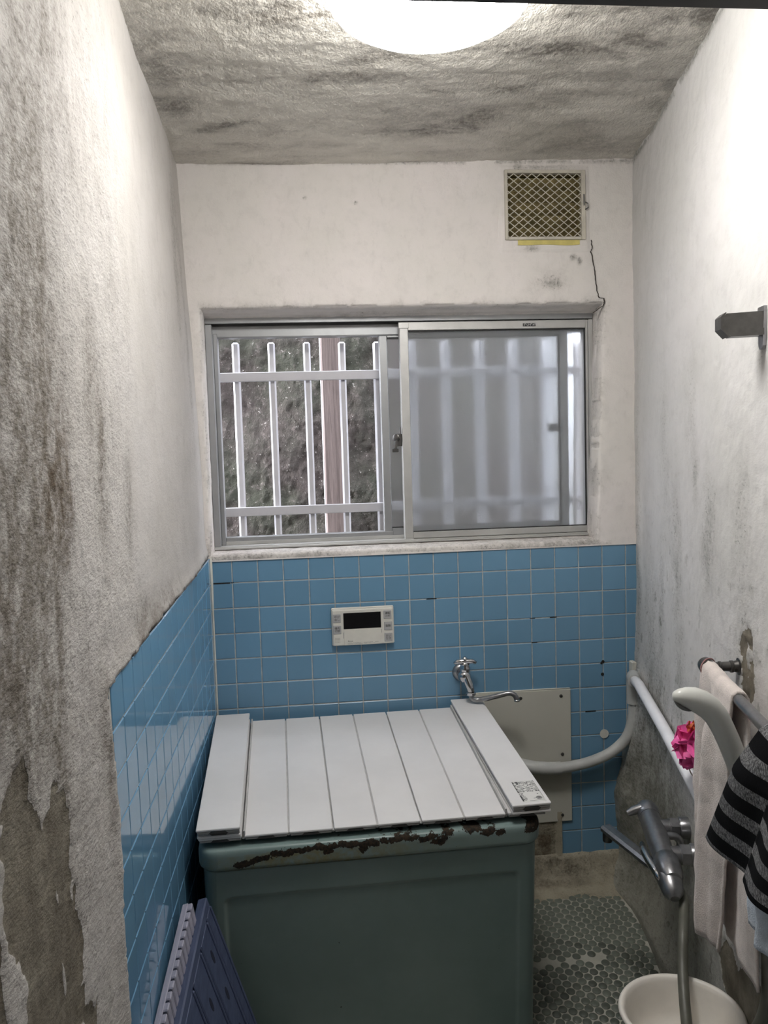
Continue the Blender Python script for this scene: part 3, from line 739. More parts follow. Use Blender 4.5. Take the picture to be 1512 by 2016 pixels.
# outer skins of the house walls, so that daylight comes in only through the window
m = MB()
oy = 0.16
m.box((-0.22, 0.012, -0.3), (WX0 - 0.006, oy, 2.5)); m.box((1.258, 0.012, -0.3), (1.62, oy, 2.5))
m.box((WX0 - 0.006, 0.096, WZ0 - 0.012), (WX0 + 0.003, oy, WZ1 + 0.012)); m.box((1.2365, 0.096, WZ0 - 0.012), (1.258, oy, WZ1 + 0.012))
m.box((WX0, 0.096, 1.8285), (1.24, oy, WZ1 + 0.012)); m.box((WX0, 0.096, WZ0 - 0.012), (1.24, oy, 1.1172))
m.box((WX0 - 0.006, 0.012, -0.3), (1.258, oy, WZ0 - 0.012)); m.box((WX0 - 0.006, 0.012, WZ1 + 0.012), (VX0 - 0.02, oy, 2.5))
m.box((VX0 - 0.02, 0.012, WZ1 + 0.012), (VX1 + 0.02, oy, VZ0 - 0.01)); m.box((VX1 + 0.02, 0.012, WZ1 + 0.012), (1.258, oy, 2.5)); m.box((VX0 - 0.02, 0.012, VZ1 + 0.01), (VX1 + 0.02, oy, 2.5))
m.box((VX0 - 0.02, 0.125, VZ0 - 0.01), (VX1 + 0.02, oy, VZ1 + 0.01))
struct(m.build('wall_outer', M['cement']))
m = MB(); m.box((-0.22, YF - 0.1, 2.345), (1.62, oy, 2.50)); m.box((-0.95, -3.7, 2.345), (1.95, YF - 0.1, 2.50)); m.box((-0.20, YF - 0.1, -0.3), (-0.085, 0.012, 2.35)); m.box((1.40, YF - 0.1, -0.3), (1.6, 0.012, 2.35))
struct(m.build('wall_shell', M['cement']))

# ---- sliding window
win = bpy.data.objects.new('window_1', None); COL.objects.link(win)
struct(win, 'aluminium sliding window with frosted panes and left half open', 'window')
X0, X1, Z0w, Z1w = 0.0205, 1.238, 1.1165, 1.8105
FY = 0.078                                   # front of the frame
def fr(name, boxes, mat, parent, c=0.0015):
    m = MB()
    for lo, hi in boxes: m.box(lo, hi, c)
    return m.build(name, mat, parent)
# outer frame: head with a channel, sill track, jambs
fr('frame_head', [((X0, FY, Z1w - 0.004), (X1, FY + 0.004, Z1w + 0.016)), ((X0, 0.118, Z1w - 0.040), (X1, 0.124, Z1w - 0.006)), ((X0, 0.152, Z1w - 0.040), (X1, 0.158, Z1w + 0.016))], M['alu'], win)
fr('head_channel', [((X0, FY + 0.004, Z1w + 0.012), (X1, 0.152, Z1w + 0.016))], M['steel_dark'], win)  # dark tone stands in for the shade and dirt up inside the channel
fr('frame_sill', [((X0, FY, Z0w), (X1, 0.158, Z0w + 0.007)), ((X0, FY - 0.012, Z0w - 0.002), (X1, FY, Z0w + 0.004)), ((X0, 0.118, Z0w + 0.007), (X1, 0.122, Z0w + 0.018)), ((X0, 0.146, Z0w + 0.007), (X1, 0.150, Z0w + 0.016))], M['alu_light'], win, 0.001)
fr('frame_jamb', [((X0, FY, Z0w + 0.007), (X0 + 0.020, 0.158, Z1w - 0.006)), ((X0 + 0.020, 0.112, Z0w + 0.007), (X0 + 0.033, 0.158, Z1w - 0.030))], M['alu'], win)
fr('frame_jamb', [((X1 - 0.014, FY, Z0w + 0.007), (X1, 0.158, Z1w - 0.006))], M['alu_light'], win)
fr('frame_rail', [((X0 + 0.033, 0.120, Z1w - 0.042), (0.585, 0.156, Z1w - 0.0195)), ((X0 + 0.033, 0.120, Z0w + 0.010), (0.585, 0.156, Z0w + 0.031))], M['alu'], win)
def sash(name, xa, xb, ya, yb, stl, str_, zt, zb, rt, rb, mat):
    s = fr(name, [((xa, ya, zb), (xa + stl, yb, zt)), ((xb - str_, ya, zb), (xb, yb, zt))], mat, win, 0.002)
    fr('sash_rail', [((xa + stl, ya + 0.001, zt - rt), (xb - str_, yb - 0.001, zt))], mat, s)
    fr('sash_rail', [((xa + stl, ya + 0.001, zb), (xb - str_, yb - 0.001, zb + rb))], mat, s)
    ym = (ya + yb) / 2
    g = MB().box((xa + stl - 0.004, ym - 0.002, zb + rb - 0.004), (xb - str_ + 0.004, ym + 0.002, zt - rt + 0.004)).build('glass_pane', M['glass'], s)
    m = MB()
    for (lo, hi) in (((xa + stl, ym - 0.006, zt - rt - 0.004), (xb - str_, ym - 0.003, zt - rt + 0.001)), ((xb - str_ - 0.004, ym - 0.006, zb + rb), (xb - str_ + 0.001, ym - 0.003, zt - rt)),
                     ((xa + stl, ym - 0.006, zb + rb - 0.001), (xb - str_, ym - 0.003, zb + rb + 0.003))): m.box(lo, hi)
    m.build('gasket', M['seal'], s)
    return s
s1 = sash('front_sash', 0.617, X1 - 0.014, 0.084, 0.112, 0.028, 0.007, Z1w - 0.006, Z0w + 0.008, 0.026, 0.020, M['alu_light'])
s2 = sash('rear_sash', 0.556, 1.172, 0.124, 0.150, 0.026, 0.028, Z1w - 0.022, Z0w + 0.012, 0.026, 0.028, M['alu'])
# stile cap, crescent latch, small plate on the top rail
MB().box((0.6145, 0.0815, Z1w - 0.026), (0.647, 0.086, Z1w - 0.007), 0.001).build('stile_cap', M['alu_light'], s1)
MB().box((0.6165, 0.080, Z0w + 0.001), (0.646, 0.100, Z0w + 0.009), 0.001).build('stile_foot', M['alu_light'], s1)
lt = MB(); lt.box((0.600, 0.088, 1.418), (0.617, 0.100, 1.458), 0.002); lt.lathe([(0.0115, 0), (0.0115, 0.006), (0.009, 0.008)], (0.600, 0.086, 1.446), (-0.5, -0.85, 0), 16)
lt.tube([(0.604, 0.086, 1.452), (0.598, 0.080, 1.432), (0.594, 0.078, 1.412)], [0.003, 0.0045, 0.005], 8)
lt.box((0.584, 0.072, 1.400), (0.603, 0.082, 1.411), 0.0015)
lt.tube([(0.612, 0.088, 1.458), (0.611, 0.086, 1.478)], 0.002, 6)
lt.build('crescent_latch', M['steel_dark'], s1, sharp=40)
hb = MB(); hb.box((1.112, 0.148, 1.452), (1.150, 0.158, 1.480), 0.002); hb.build('rear_catch', M['steel_dark'], s2)
pl = MB().box((1.012, 0.0835, 1.7855), (1.053, 0.0846, 1.7945)).build('maker_plate', M['print'], s1)
m = MB(); x = 1.0155                               # pale strokes on the plate, too small to read
for w, h, dz in ((.0012, .006, 0), (.004, .001, .0025), (.004, .001, 0), (.004, .001, -.0025), (.0012, .006, 0), (.006, .0012, 0), (.0012, .006, 0), (.0045, .001, .0025), (.0045, .001, -.001), (.0012, .004, 0), (.0012, .006, 0), (.004, .001, .002), (.0012, .005, 0)):
    m.box((x, 0.0830, 1.790 + dz - h / 2), (x + w, 0.0835, 1.790 + dz + h / 2)); x += w * 0.5 + 0.0016
m.build('plate_marks', M['print_light'], pl)['kind'] = 'stuff'

# ---- outside: mossy rock face, ground strip
nx, nz = 260, 220
Xg = np.linspace(-0.60, 1.485, nx)[None, :].repeat(nz, 0); Zg = np.linspace(0.2, 3.3, nz)[:, None].repeat(nx, 1)
Yg = 0.86 + fbm(Xg, Zg, 2.4, 3, 201) * 0.08 + fbm(Xg, Zg, 16, 4, 202) * 0.014 + fbm(Xg, Zg, 60, 3, 203) * 0.010 + 0.06 * (Zg - 1.2)
struct(link('wall_rock', grid_mesh('wall_rock', np.stack([Xg, Yg, Zg], -1), M['rock'])), 'dark mossy rock face outside the window', 'rock')
Xg = np.linspace(-2.2, 2.4, 60)[None, :].repeat(30, 0); Yg = np.linspace(0.15, 1.2, 30)[:, None].repeat(60, 1)
struct(link('ground', grid_mesh('ground', np.stack([Xg, Yg, 0.62 + fbm(Xg, Yg, 6, 3, 205) * 0.03], -1), M['rock'])))

# ================================================================== THINGS OUTSIDE
t = thing('window_grille', 'pale aluminium bar grille mounted outside the window', 'grille', (0.6, 0.22, 1.45))
for k in range(11):
    x = 0.0885 + 0.1145 * k
    m = MB().box((x, 0.222, 1.02), (x + 0.0235, 0.246, 1.768 - 0.001 * k), 0.0052); m.build('upright_bar', M['bar_white'], t)
for z in (1.641, 1.206): MB().box((-0.02, 0.206, z), (1.29, 0.2215, z + 0.029), 0.0015).build('cross_bar', M['bar_white'], t)
for x in (-0.018, 1.262):
    MB().box((x, 0.161, 1.60), (x + 0.024, 0.2055, 1.70), 0.002).build('wall_bracket', M['bar_white'], t)
    MB().box((x, 0.161, 1.18), (x + 0.024, 0.2055, 1.26), 0.002).build('wall_bracket', M['bar_white'], t)
t = thing('timber_post', 'weathered brown timber post behind the window bars', 'post', (0.43, 0.55, 0.62))
MB().box((0.3835, 0.52, 0.55), (0.4555, 0.592, 2.6), 0.004).build('post', M['wood'], t)
MB().box((0.3805, 0.528, 0.55), (0.3833, 0.58, 2.6)).build('lit_edge', M['bar_white'], t)  # added pale strip, paints the daylight caught by the post's left edge
t = thing('weed_sprig', 'tiny pale green sprig at the top left window corner', 'plant', (0.04, 0.20, 1.80))
GR = simple('sprig_green', (0.55, 0.66, 0.38), 0.6)
m = MB(); m.tube([(0.043, 0.165, 1.799), (0.062, 0.167, 1.797), (0.078, 0.166, 1.802), (0.086, 0.167, 1.808)], [0.0009, 0.0009, 0.0008, 0.0005], 6); m.tube([(0.066, 0.167, 1.798), (0.060, 0.168, 1.786)], 0.0007, 5); m.build('stem', GR, t)
for a in ((0.068, 1.797, 0.011, -0.008), (0.060, 1.799, -0.010, 0.003)):
    m = MB(); x, z, dx, dz = a; m.add([(x, 0.167, z), (x + dx * .5, 0.164, z + dz * .2), (x + dx, 0.167, z + dz), (x + dx * .4, 0.168, z + dz * .8)], [(0, 1, 2, 3)]); m.build('leaf', GR, t)

# ================================================================== THINGS IN THE ROOM
# ---- ceiling lamp
t = thing('ceiling_lamp', 'round glowing white ceiling lamp at the top of the picture', 'lamp', (0.55, -1.10, 2.25))
LC = (0.543, -1.060, 2.258)
MB().lathe([(0.120, 0.0), (0.120, -0.030), (0.135, -0.036)], LC, (0, 0, 1), 48).build('base_ring', M['ivory'], t, sharp=40)
MB().lathe([(0.135, -0.034), (0.172, -0.040), (0.182, -0.055), (0.179, -0.073), (0.165, -0.094), (0.14, -0.108), (0.10, -0.118), (0.055, -0.124), (0.001, -0.126)], LC, (0, 0, 1), 64, cap0=False).build('diffuser', M['lamp'], t, smooth=True)

# ---- air vent
t = thing('air_vent', 'square wall vent with diagonal mesh and yellowed louvres', 'vent', (1.06, 0.0, 2.13))
fx0, fx1, fz0, fz1 = 0.936, 1.186, 2.030, 2.236
m = MB()
m.box((fx0, -0.016, fz0), (fx0 + 0.009, 0.004, fz1), 0.0012); m.box((fx1 - 0.013, -0.016, fz0), (fx1, 0.004, fz1), 0.0012)
m.box((fx0 + 0.009, -0.016, fz0), (fx1 - 0.013, 0.004, fz0 + 0.007), 0.001); m.box((fx0 + 0.009, -0.016, fz1 - 0.010), (fx1 - 0.013, 0.004, fz1), 0.001)
m.build('vent_frame', M['vent_paint'], t)
gx0, gx1, gz0, gz1 = fx0 + 0.009, fx1 - 0.013, fz0 + 0.007, fz1 - 0.010
m = MB(); px, pz = 0.0280, 0.0222; sl = pz / px
def wire(x0, z0, d, y):
    # clip the line z = z0 + d*sl*(x-x0) to the opening
    pts = []
    for x in (gx0, gx1):
        z = z0 + d * sl * (x - x0)
        if gz0 <= z <= gz1: pts.append((x, z))
    for z in (gz0, gz1):
        x = x0 + (z - z0) / (d * sl)
        if gx0 < x < gx1: pts.append((x, z))
    if len(pts) >= 2:
        (a, b), (c, e) = pts[0], pts[1]
        if math.hypot(a - c, b - e) > 0.004:
            m.tube([(a, y, b), (c, y, e)], 0.0015, 6)
for k in range(-12, 24):
    wire(gx0 + px * k + 0.006, gz0, 1, -0.0085); wire(gx0 + px * k + 0.006, gz0, -1, -0.0105)
m.build('diagonal_mesh', M['vent_paint'], t)
MB().box((VX0 - 0.01, 0.100, VZ0 - 0.008), (VX1 + 0.01, 0.104, VZ1 + 0.008)).build('back_plate', M['vent_in'], t)
m = MB()
for lo, hi in (((VX0 - .008, 0.004, VZ0 - .006), (VX0, .1, VZ1 + .006)), ((VX1, 0.004, VZ0 - .006), (VX1 + .008, .1, VZ1 + .006)), ((VX0, 0.004, VZ0 - .006), (VX1, .1, VZ0)), ((VX0, 0.004, VZ1), (VX1, .1, VZ1 + .006))): m.box(lo, hi)
m.build('duct_lining', M['vent_in'], t)
for k in range(5):
    z = VZ0 + 0.006 + k * 0.0375
    Mx = Matrix.Translation((0, 0.040, z + 0.014)) @ Matrix.Rotation(math.radians(-38), 4, 'X')
    MB().box((VX0 + 0.002, -0.022, -0.0015), (VX1 - 0.002, 0.022, 0.0015), 0, Mx).build('louvre', M['vent_in'], t)
m = MB(); m.tube([(fx1 - 0.006, -0.018, 2.163), (fx1 - 0.006, -0.019, 2.130)], 0.0022, 8); m.tube([(fx1 - 0.002, -0.018, 2.140), (fx1 + 0.006, -0.018, 2.136), (fx1 + 0.007, -0.018, 2.124), (fx1 - 0.002, -0.018, 2.118)], 0.0018, 8); m.build('latch', M['steel_dark'], t)
nT = 26; A = np.linspace(0.975, 1.168, nT)
m = MB(); vs = [(a, -0.0105, 2.0292) for a in A] + [(a, -0.0105, 2.0175 + 0.002 * math.sin(a * 37) - 0.0035 * math.sin((a - .975) * 16)) for a in A]
vs += [(a, -0.004, b) for a, _, b in vs]
fs = []
for i in range(nT - 1):
    fs += [(i, i + 1, nT + i + 1, nT + i), (2 * nT + i, 3 * nT + i, 3 * nT + i + 1, 2 * nT + i + 1), (nT + i, nT + i + 1, 3 * nT + i + 1, 3 * nT + i), (i, 2 * nT + i, 2 * nT + i + 1, i + 1)]
m.add(vs, fs).build('yellow_tape', M['yellow'], t)['label'] = 'torn strip of yellow tape'

# ---- text as mesh
def text_mesh(txt, size, Mx, mat, parent, name='lettering', ext=0.0002, sx=1.0):
    cu = bpy.data.curves.new('t', 'FONT'); cu.body = txt; cu.size = size; cu.align_x = 'CENTER'; cu.align_y = 'CENTER'; cu.extrude = ext; cu.resolution_u = 2
    ob = bpy.data.objects.new('t', cu); COL.objects.link(ob)
    bpy.context.view_layer.update()
    dg = bpy.context.evaluated_depsgraph_get()
    me = bpy.data.meshes.new_from_object(ob.evaluated_get(dg))
    bpy.data.objects.remove(ob); bpy.data.curves.remove(cu)
    me.transform(Mx @ Matrix.Diagonal((sx, 1, 1, 1))); me.materials.clear(); me.materials.append(mat); me.name = name
    return link(name, me, parent)
UPR = lambda x, y, z: Matrix(((1, 0, 0, x), (0, 0, -1, y), (0, 1, 0, z), (0, 0, 0, 1)))

# ---- bath controller on the tiles
t = thing('bath_controller', 'ivory bath heater control panel with black display on the tiles', 'control panel', (0.467, 0, 0.872))
cx0, cx1, cz0, cz1 = 0.3715, 0.5635, 0.8135, 0.9305
m = MB(); m.box((cx0, -0.010, cz0), (cx1, -0.0005, cz1), 0.003); m.box((cx0 + 0.002, -0.020, cz0 + 0.0015), (cx1 - 0.002, -0.009, cz1 - 0.004), 0.003)
m.build('case', M['ivory'], t)
MB().box((cx0 + 0.036, -0.0212, 0.8665), (cx0 + 0.151, -0.0195, 0.9155), 0.0006).build('display', M['black'], t)
fl = MB().box((cx0 + 0.0365, -0.0213, cz0 + 0.003), (cx0 + 0.151, -0.0195, 0.8635), 0.0006).build('flap', M['ivory'], t)
MB().box((cx0 + 0.0340, -0.0207, 0.838), (cx0 + 0.0355, -0.0195, 0.856)).build('flap_hinge', M['print_grey'], t)
MB().box((cx0 + 0.1520, -0.0207, 0.850), (cx0 + 0.1532, -0.0195, 0.862)).build('flap_hinge', M['print_grey'], t)
for bx, bz, rows in ((cx0 + 0.0165, 0.9005, ('呼び', '出し')), (cx0 + 0.0165, 0.8655, ('優先', '切替')), (cx0 + 0.1715, 0.9055, ('運転', '入/切')), (cx0 + 0.1725, 0.8705, ('自動',)), (cx0 + 0.1728, 0.8355, ('おい', 'だき'))):
    b = MB().box((bx - 0.0123, -0.0220, bz - 0.0132), (bx + 0.0123, -0.0195, bz + 0.0132), 0.0012).build('button', M['button'], t)
    for q, r in enumerate(rows):
        dz = 0 if len(rows) == 1 else (0.0043 if q == 0 else -0.0043)
        text_mesh(r, 0.0084 if '/' not in r else 0.0066, UPR(bx, -0.02215, bz + dz), M['print'], b)
m = MB()
for i in range(4):
    for j in range(4): m.lathe([(0.00085, 0), (0.0006, 0.0004)], (cx0 + 0.0105 + i * 0.0042, -0.0203, 0.8265 + j * 0.0042), (0, -1, 0), 6)
m.build('speaker_holes', M['print'], t)['kind'] = 'stuff'
text_mesh('Rinnai', 0.0062, UPR(cx0 + 0.0555, -0.0215, 0.8285), M['print'], fl)
m = MB()
for r, segs in enumerate((((0.047, 0.012), (0.063, 0.022), (0.096, 0.028), (0.131, 0.010)), ((0.047, 0.016), (0.067, 0.026), (0.096, 0.034)))):
    for a, w in segs:
        x = cx0 + a
        while x < cx0 + a + w:
            ww = RNG.uniform(0.0008, 0.0022); m.box((x, -0.0216, 0.8225 - r * 0.0032), (x + ww, -0.0213, 0.8225 - r * 0.0032 + RNG.uniform(0.001, 0.0019))); x += ww + 0.0007
m.build('small_print', M['print_grey'], fl)['kind'] = 'stuff'

# ---- old chrome tap
t = thing('water_tap', 'old chrome wall tap with swivel spout above the bath lid', 'tap', (0.772, 0, 0.712))
C0 = Vector((0.772, 0, 0.708))
MB().lathe([(0.0285, -0.001), (0.0285, 0.004), (0.024, 0.010), (0.017, 0.0125), (0.016, 0.018)], C0, (0, -1, 0), 32).build('flange', M['chrome_dull'], t, sharp=50)
m = MB(); m.lathe([(0.0105, 0.012), (0.0105, 0.036), (0.0175, 0.040), (0.020, 0.052), (0.0175, 0.066), (0.010, 0.072)], C0, (0, -1, 0), 24)
m.lathe([(0.013, 0.0), (0.0155, 0.012), (0.0165, 0.022), (0.0145, 0.026), (0.0145, 0.032), (0.0105, 0.034), (0.0085, 0.040)], C0 + Vector((0.002, -0.053, 0.006)), (0, 0, 1), 24)
m.tube([C0 + Vector((0.003, -0.056, 0.002)), C0 + Vector((0.009, -0.066, -0.018)), C0 + Vector((0.014, -0.071, -0.034)), C0 + Vector((0.015, -0.072, -0.044))], [0.0145, 0.0145, 0.012, 0.0105], 18)
m.build('tap_body', M['chrome'], t, sharp=50)
MB().lathe([(0.0135, 0), (0.0155, 0.002), (0.0155, 0.008), (0.0135, 0.010)], C0 + Vector((0.015, -0.072, -0.054)), (0, 0, 1), 24).build('collar', M['chrome'], t, sharp=40)
m = MB(); hz = C0 + Vector((0.002, -0.053, 0.047)); m.tube([hz + Vector((-0.034, 0.002, -0.006)), hz + Vector((-0.024, 0.001, -0.001)), hz, hz + Vector((0.024, -0.001, -0.001)), hz + Vector((0.035, -0.003, -0.006))], [0.0045, 0.0072, 0.0095, 0.0072, 0.0045], 14)
m.lathe([(0.0095, -0.006), (0.009, 0.006), (0.006, 0.012), (0.003, 0.015)], hz, (0, 0, 1), 20); m.build('handle', M['chrome'], t, smooth=True)
b = C0 + Vector((0.015, -0.072, -0.052))
sp = [b, b + Vector((0.001, -0.001, -0.008)), b + Vector((0.006, -0.003, -0.014)), b + Vector((0.015, -0.004, -0.0175)), b + Vector((0.028, -0.007, -0.0155)), (0.83, -0.092, 0.646), (0.865, -0.102, 0.656), (0.890, -0.108, 0.6635), (0.902, -0.111, 0.664), (0.912, -0.113, 0.659), (0.917, -0.114, 0.650), (0.9185, -0.1145, 0.642)]
MB().tube(sp, 0.0078, 16).build('spout', M['chrome_dull'], t, smooth=True)
MB().lathe([(0.0088, 0), (0.0092, 0.003), (0.0088, 0.006)], (0.9187, -0.1145, 0.639), (0, 0, 1), 18).build('spout_ring', M['chrome'], t, smooth=True)

# ---- grey board screwed over the tiles
t = thing('cover_board', 'pale grey board screwed to the tiles behind the bath', 'board', (0.96, 0, 0.42))
MB().box((0.800, -0.0075, 0.203), (1.1215, -0.0008, 0.6345), 0.0012).build('board', M['panel'], t)
MB().tube([(0.80, -0.004, 0.637), (0.95, -0.004, 0.637), (1.05, -0.0035, 0.6375), (1.12, -0.003, 0.637)], [0.0022, 0.003, 0.0022, 0.001], 6).build('sealant', M['caulk'], t)
for x, z in ((0.959, 0.6135), (1.090, 0.6135), (1.092, 0.424), (1.089, 0.2245)):
    MB().lathe([(0.0058, 0), (0.005, 0.0022), (0.002, 0.003)], (x, -0.0075, z), (0, -1, 0), 8).build('screw', M['steel_dark'], t)

# ---- hot water pipe run: bent hose, elbow, straight white pipe on the right wall
t = thing('water_pipe', 'white pipe along the right wall with an elbow and bent grey hose', 'pipe', (1.30, -0.055, 0.66))
def spline(pts, n=8):
    P = [Vector(p) for p in pts]; out = []
    for i in range(len(P) - 1):
        p0 = P[max(i - 1, 0)]; p1 = P[i]; p2 = P[i + 1]; p3 = P[min(i + 2, len(P) - 1)]
        for k in range(n):
            u = k / n
            out.append(0.5 * ((2 * p1) + (p2 - p0) * u + (2 * p0 - 5 * p1 + 4 * p2 - p3) * u * u + (3 * p1 - p0 - 3 * p2 + p3) * u ** 3))
    out.append(P[-1]); return out
MB().tube(spline([(1.3105, -0.050, 0.62), (1.311, -0.049, 0.565), (1.305, -0.048, 0.52), (1.284, -0.046, 0.473), (1.243, -0.043, 0.436), (1.195, -0.042, 0.414), (1.14, -0.041, 0.400), (1.08, -0.040, 0.393), (1.03, -0.040, 0.394)]), 0.0168, 18).build('bent_hose', M['pvc_grey'], t, smooth=True)
MB().tube(spline([(1.075, -0.040, 0.3925), (1.04, -0.040, 0.3935), (0.99, -0.036, 0.399), (0.955, -0.022, 0.404), (0.935, -0.006, 0.406)], 6), 0.0200, 18).build('hose_socket', M['pvc_grey'], t, sharp=50)
m = MB(); m.tube(spline([(1.3105, -0.050, 0.590), (1.3100, -0.051, 0.64), (1.3085, -0.053, 0.664), (1.304, -0.064, 0.679), (1.2955, -0.087, 0.683), (1.287, -0.115, 0.680)], 6), 0.0205, 20); m.build('elbow', M['pvc_grey'], t, sharp=50)
MB().tube([(1.290, -0.105, 0.6815), (1.286, -0.152, 0.679), (1.218, -0.485, 0.653), (1.162, -0.752, 0.626), (1.10, -1.05, 0.596)], 0.0155, 18).build('straight_pipe', M['pvc_white'], t, smooth=True)
MB().tube([RP(1.07, 0.026, 0.5965), RP(1.09, 0.02, 0.594), RP(1.10, -0.004, 0.593)], 0.0175, 14).build('wall_elbow', M['pvc_grey'], t, smooth=True)
m = MB(); q = RP(0.075, 0.0, 0.69); m.box((q[0] - 0.012, q[1] - 0.006, 0.668), (q[0] + 0.004, q[1] + 0.006, 0.705), 0.001); m.build('pipe_clip', M['pvc_grey'], t)
MB().box((1.316, -0.030, 0.650), (1.330, -0.002, 0.715), 0.002).build('back_strip', M['caulk'], t)

# ---- bathtub (stands askew: tips 5 degrees to the front, turned 1.3 degrees)
yaw = math.radians(1.3); tip = math.atan(0.09)
ML = Matrix.Translation((0.43, -0.031, 0.592)) @ Matrix.Rotation(yaw, 4, 'Z') @ Matrix.Rotation(tip, 4, 'X')
L3 = lambda u, v, w: ML @ Vector((u, v, w))
def rrect(u0, u1, v0, v1, r, nf=200, ns=24, nc=8):
    """outline points, dense along the front edge (v0)"""
    P = [(u0 + r + (u1 - u0 - 2 * r) * k / nf, v0) for k in range(nf)]
    def arc(cu, cv, a0): return [(cu + r * math.cos(a0 + math.pi / 2 * k / nc), cv + r * math.sin(a0 + math.pi / 2 * k / nc)) for k in range(nc)]
    P += arc(u1 - r, v0 + r, -math.pi / 2); P += [(u1, v0 + r + (v1 - v0 - 2 * r) * k / ns) for k in range(ns)]
    P += arc(u1 - r, v1 - r, 0); P += [(u1 - r - (u1 - u0 - 2 * r) * k / ns, v1) for k in range(ns)]
    P += arc(u0 + r, v1 - r, math.pi / 2); P += [(u0, v1 - r - (v1 - v0 - 2 * r) * k / ns) for k in range(ns)]
    P += arc(u0 + r, v0 + r, math.pi)
    return P
def loft(name, rings, mat, parent, attr=None):
    P = np.array([[tuple(L3(*p)) for p in ring] + [tuple(L3(*ring[0]))] for ring in rings])
    return link(name, grid_mesh(name, P, mat, attrs=attr), parent)
tub = thing('bathtub', 'pale green enamelled bathtub with a rusty rim under the lid', 'bathtub', (0.43, -0.36, -0.10))
rings = []
ws = np.concatenate([np.linspace(-0.645, -0.30, 20), np.linspace(-0.295, -0.066, 70)])
base = rrect(-0.405, 0.378, -0.645, -0.075, 0.028, nf=240)
for w in ws:
    ring = []
    for u, v in base:
        if v < -0.6449 and -0.40 < u < 0.37:
            du = min(u + 0.362, 0.336 - u); dwv = -0.134 - w
            if du > 0.02 and dwv > 0.02: d = min(du, dwv)
            else: d = 0.02 - math.hypot(max(0.02 - du, 0), max(0.02 - dwv, 0))
            t_ = max(0, min(1, d / 0.008)); v = v + 0.0045 * t_ * t_ * (3 - 2 * t_)
        ring.append((u, v, float(w)))
    rings.append(ring)
loft('tub_body', rings, M['enamel'], tub)
prof = [(0.004, -0.0672), (0.0, -0.064), (0.0065, -0.063), (0.0095, -0.060), (0.0105, -0.055), (0.0105, -0.050), (0.0105, -0.045), (0.0105, -0.040), (0.0105, -0.035), (0.0105, -0.030), (0.0100, -0.025), (0.0088, -0.020), (0.006, -0.0155), (0.001, -0.0132), (-0.01, -0.0128), (-0.05, -0.0128), (-0.058, -0.016), (-0.062, -0.024), (-0.075, -0.30), (-0.10, -0.50), (-0.16, -0.52)]
pf = []
for a, b in zip(prof[:-1], prof[1:]):
    nseg = 2 if -0.064 < a[1] <= -0.013 and a[0] > -0.02 else 1
    for k in range(nseg): pf.append((a[0] + (b[0] - a[0]) * k / nseg, a[1] + (b[1] - a[1]) * k / nseg))
pf.append(prof[-1])
rings = [[(u, v, w) for u, v in rrect(-0.405 - e, 0.378 + e, -0.645 - e, -0.010 + min(e, 0.006), max(0.035 + e, 0.02), nf=330)] for e, w in pf]
RU = np.array([[p[0] for p in r] + [r[0][0]] for r in rings]); RV = np.array([[p[1] for p in r] + [r[0][1]] for r in rings]); RW = np.array([[p[2] for p in r] + [r[0][2]] for r in rings])
rustpts = [(0.122,0.482),(0.134,0.484),(0.144,0.486),(0.154,0.490),(0.164,0.493),(0.182,0.496),(0.201,0.504),(0.214,0.502),(0.225,0.502),(0.242,0.504),(0.259,0.505),(0.27,0.506),(0.282,0.507),(0.302,0.510),(0.312,0.508),(0.324,0.508),(0.324,0.499),(0.338,0.510),(0.352,0.511),(0.363,0.51),(0.375,0.507),(0.388,0.508),(0.401,0.508),(0.404,0.497),(0.418,0.510),(0.434,0.509),(0.452,0.511),(0.471,0.511),(0.482,0.512),(0.493,0.514),(0.507,0.513),(0.522,0.512),(0.544,0.505),(0.555,0.508),(0.564,0.511),(0.594,0.506),(0.602,0.516),(0.587,0.497),(0.575,0.499),(0.653,0.521),(0.671,0.519),(0.662,0.519),(0.693,0.510),(0.707,0.512),(0.728,0.507),(0.700,0.509),(0.805,0.515),(0.816,0.518),(0.811,0.504),(0.822,0.51),(0.80,0.506)]
rust = np.zeros(RU.shape)
for i, (x, z) in enumerate(rustpts):
    k = 1.0 if x < 0.79 else 1.25
    rust = np.maximum(rust, np.exp(-(((RU - (x - 0.4445)) / (0.015 * k)) ** 2 + ((RW - (z - 0.533)) / (0.0088 * k)) ** 2)))
rust = np.where(RV < -0.55, rust, 0) + np.where((RU > 0.36) & (RV > -0.60) & (RV < -0.45) & (RW < -0.012) & (RW > -0.066), 0.75, 0)
yel = np.where(RV < -0.6, np.exp(-(((RU + 0.15) / 0.24) ** 2)) * np.clip((-0.016 - RW) / 0.02, 0, 1) * (RW < -0.022 - 0.05 * np.clip(-RU - 0.20, 0, 1)), 0)
loft('tub_rim', rings, M['enamel'], tub, dict(rust=np.clip(rust, 0, 1), yellow=np.clip(yel * 1.1, 0, 1)))

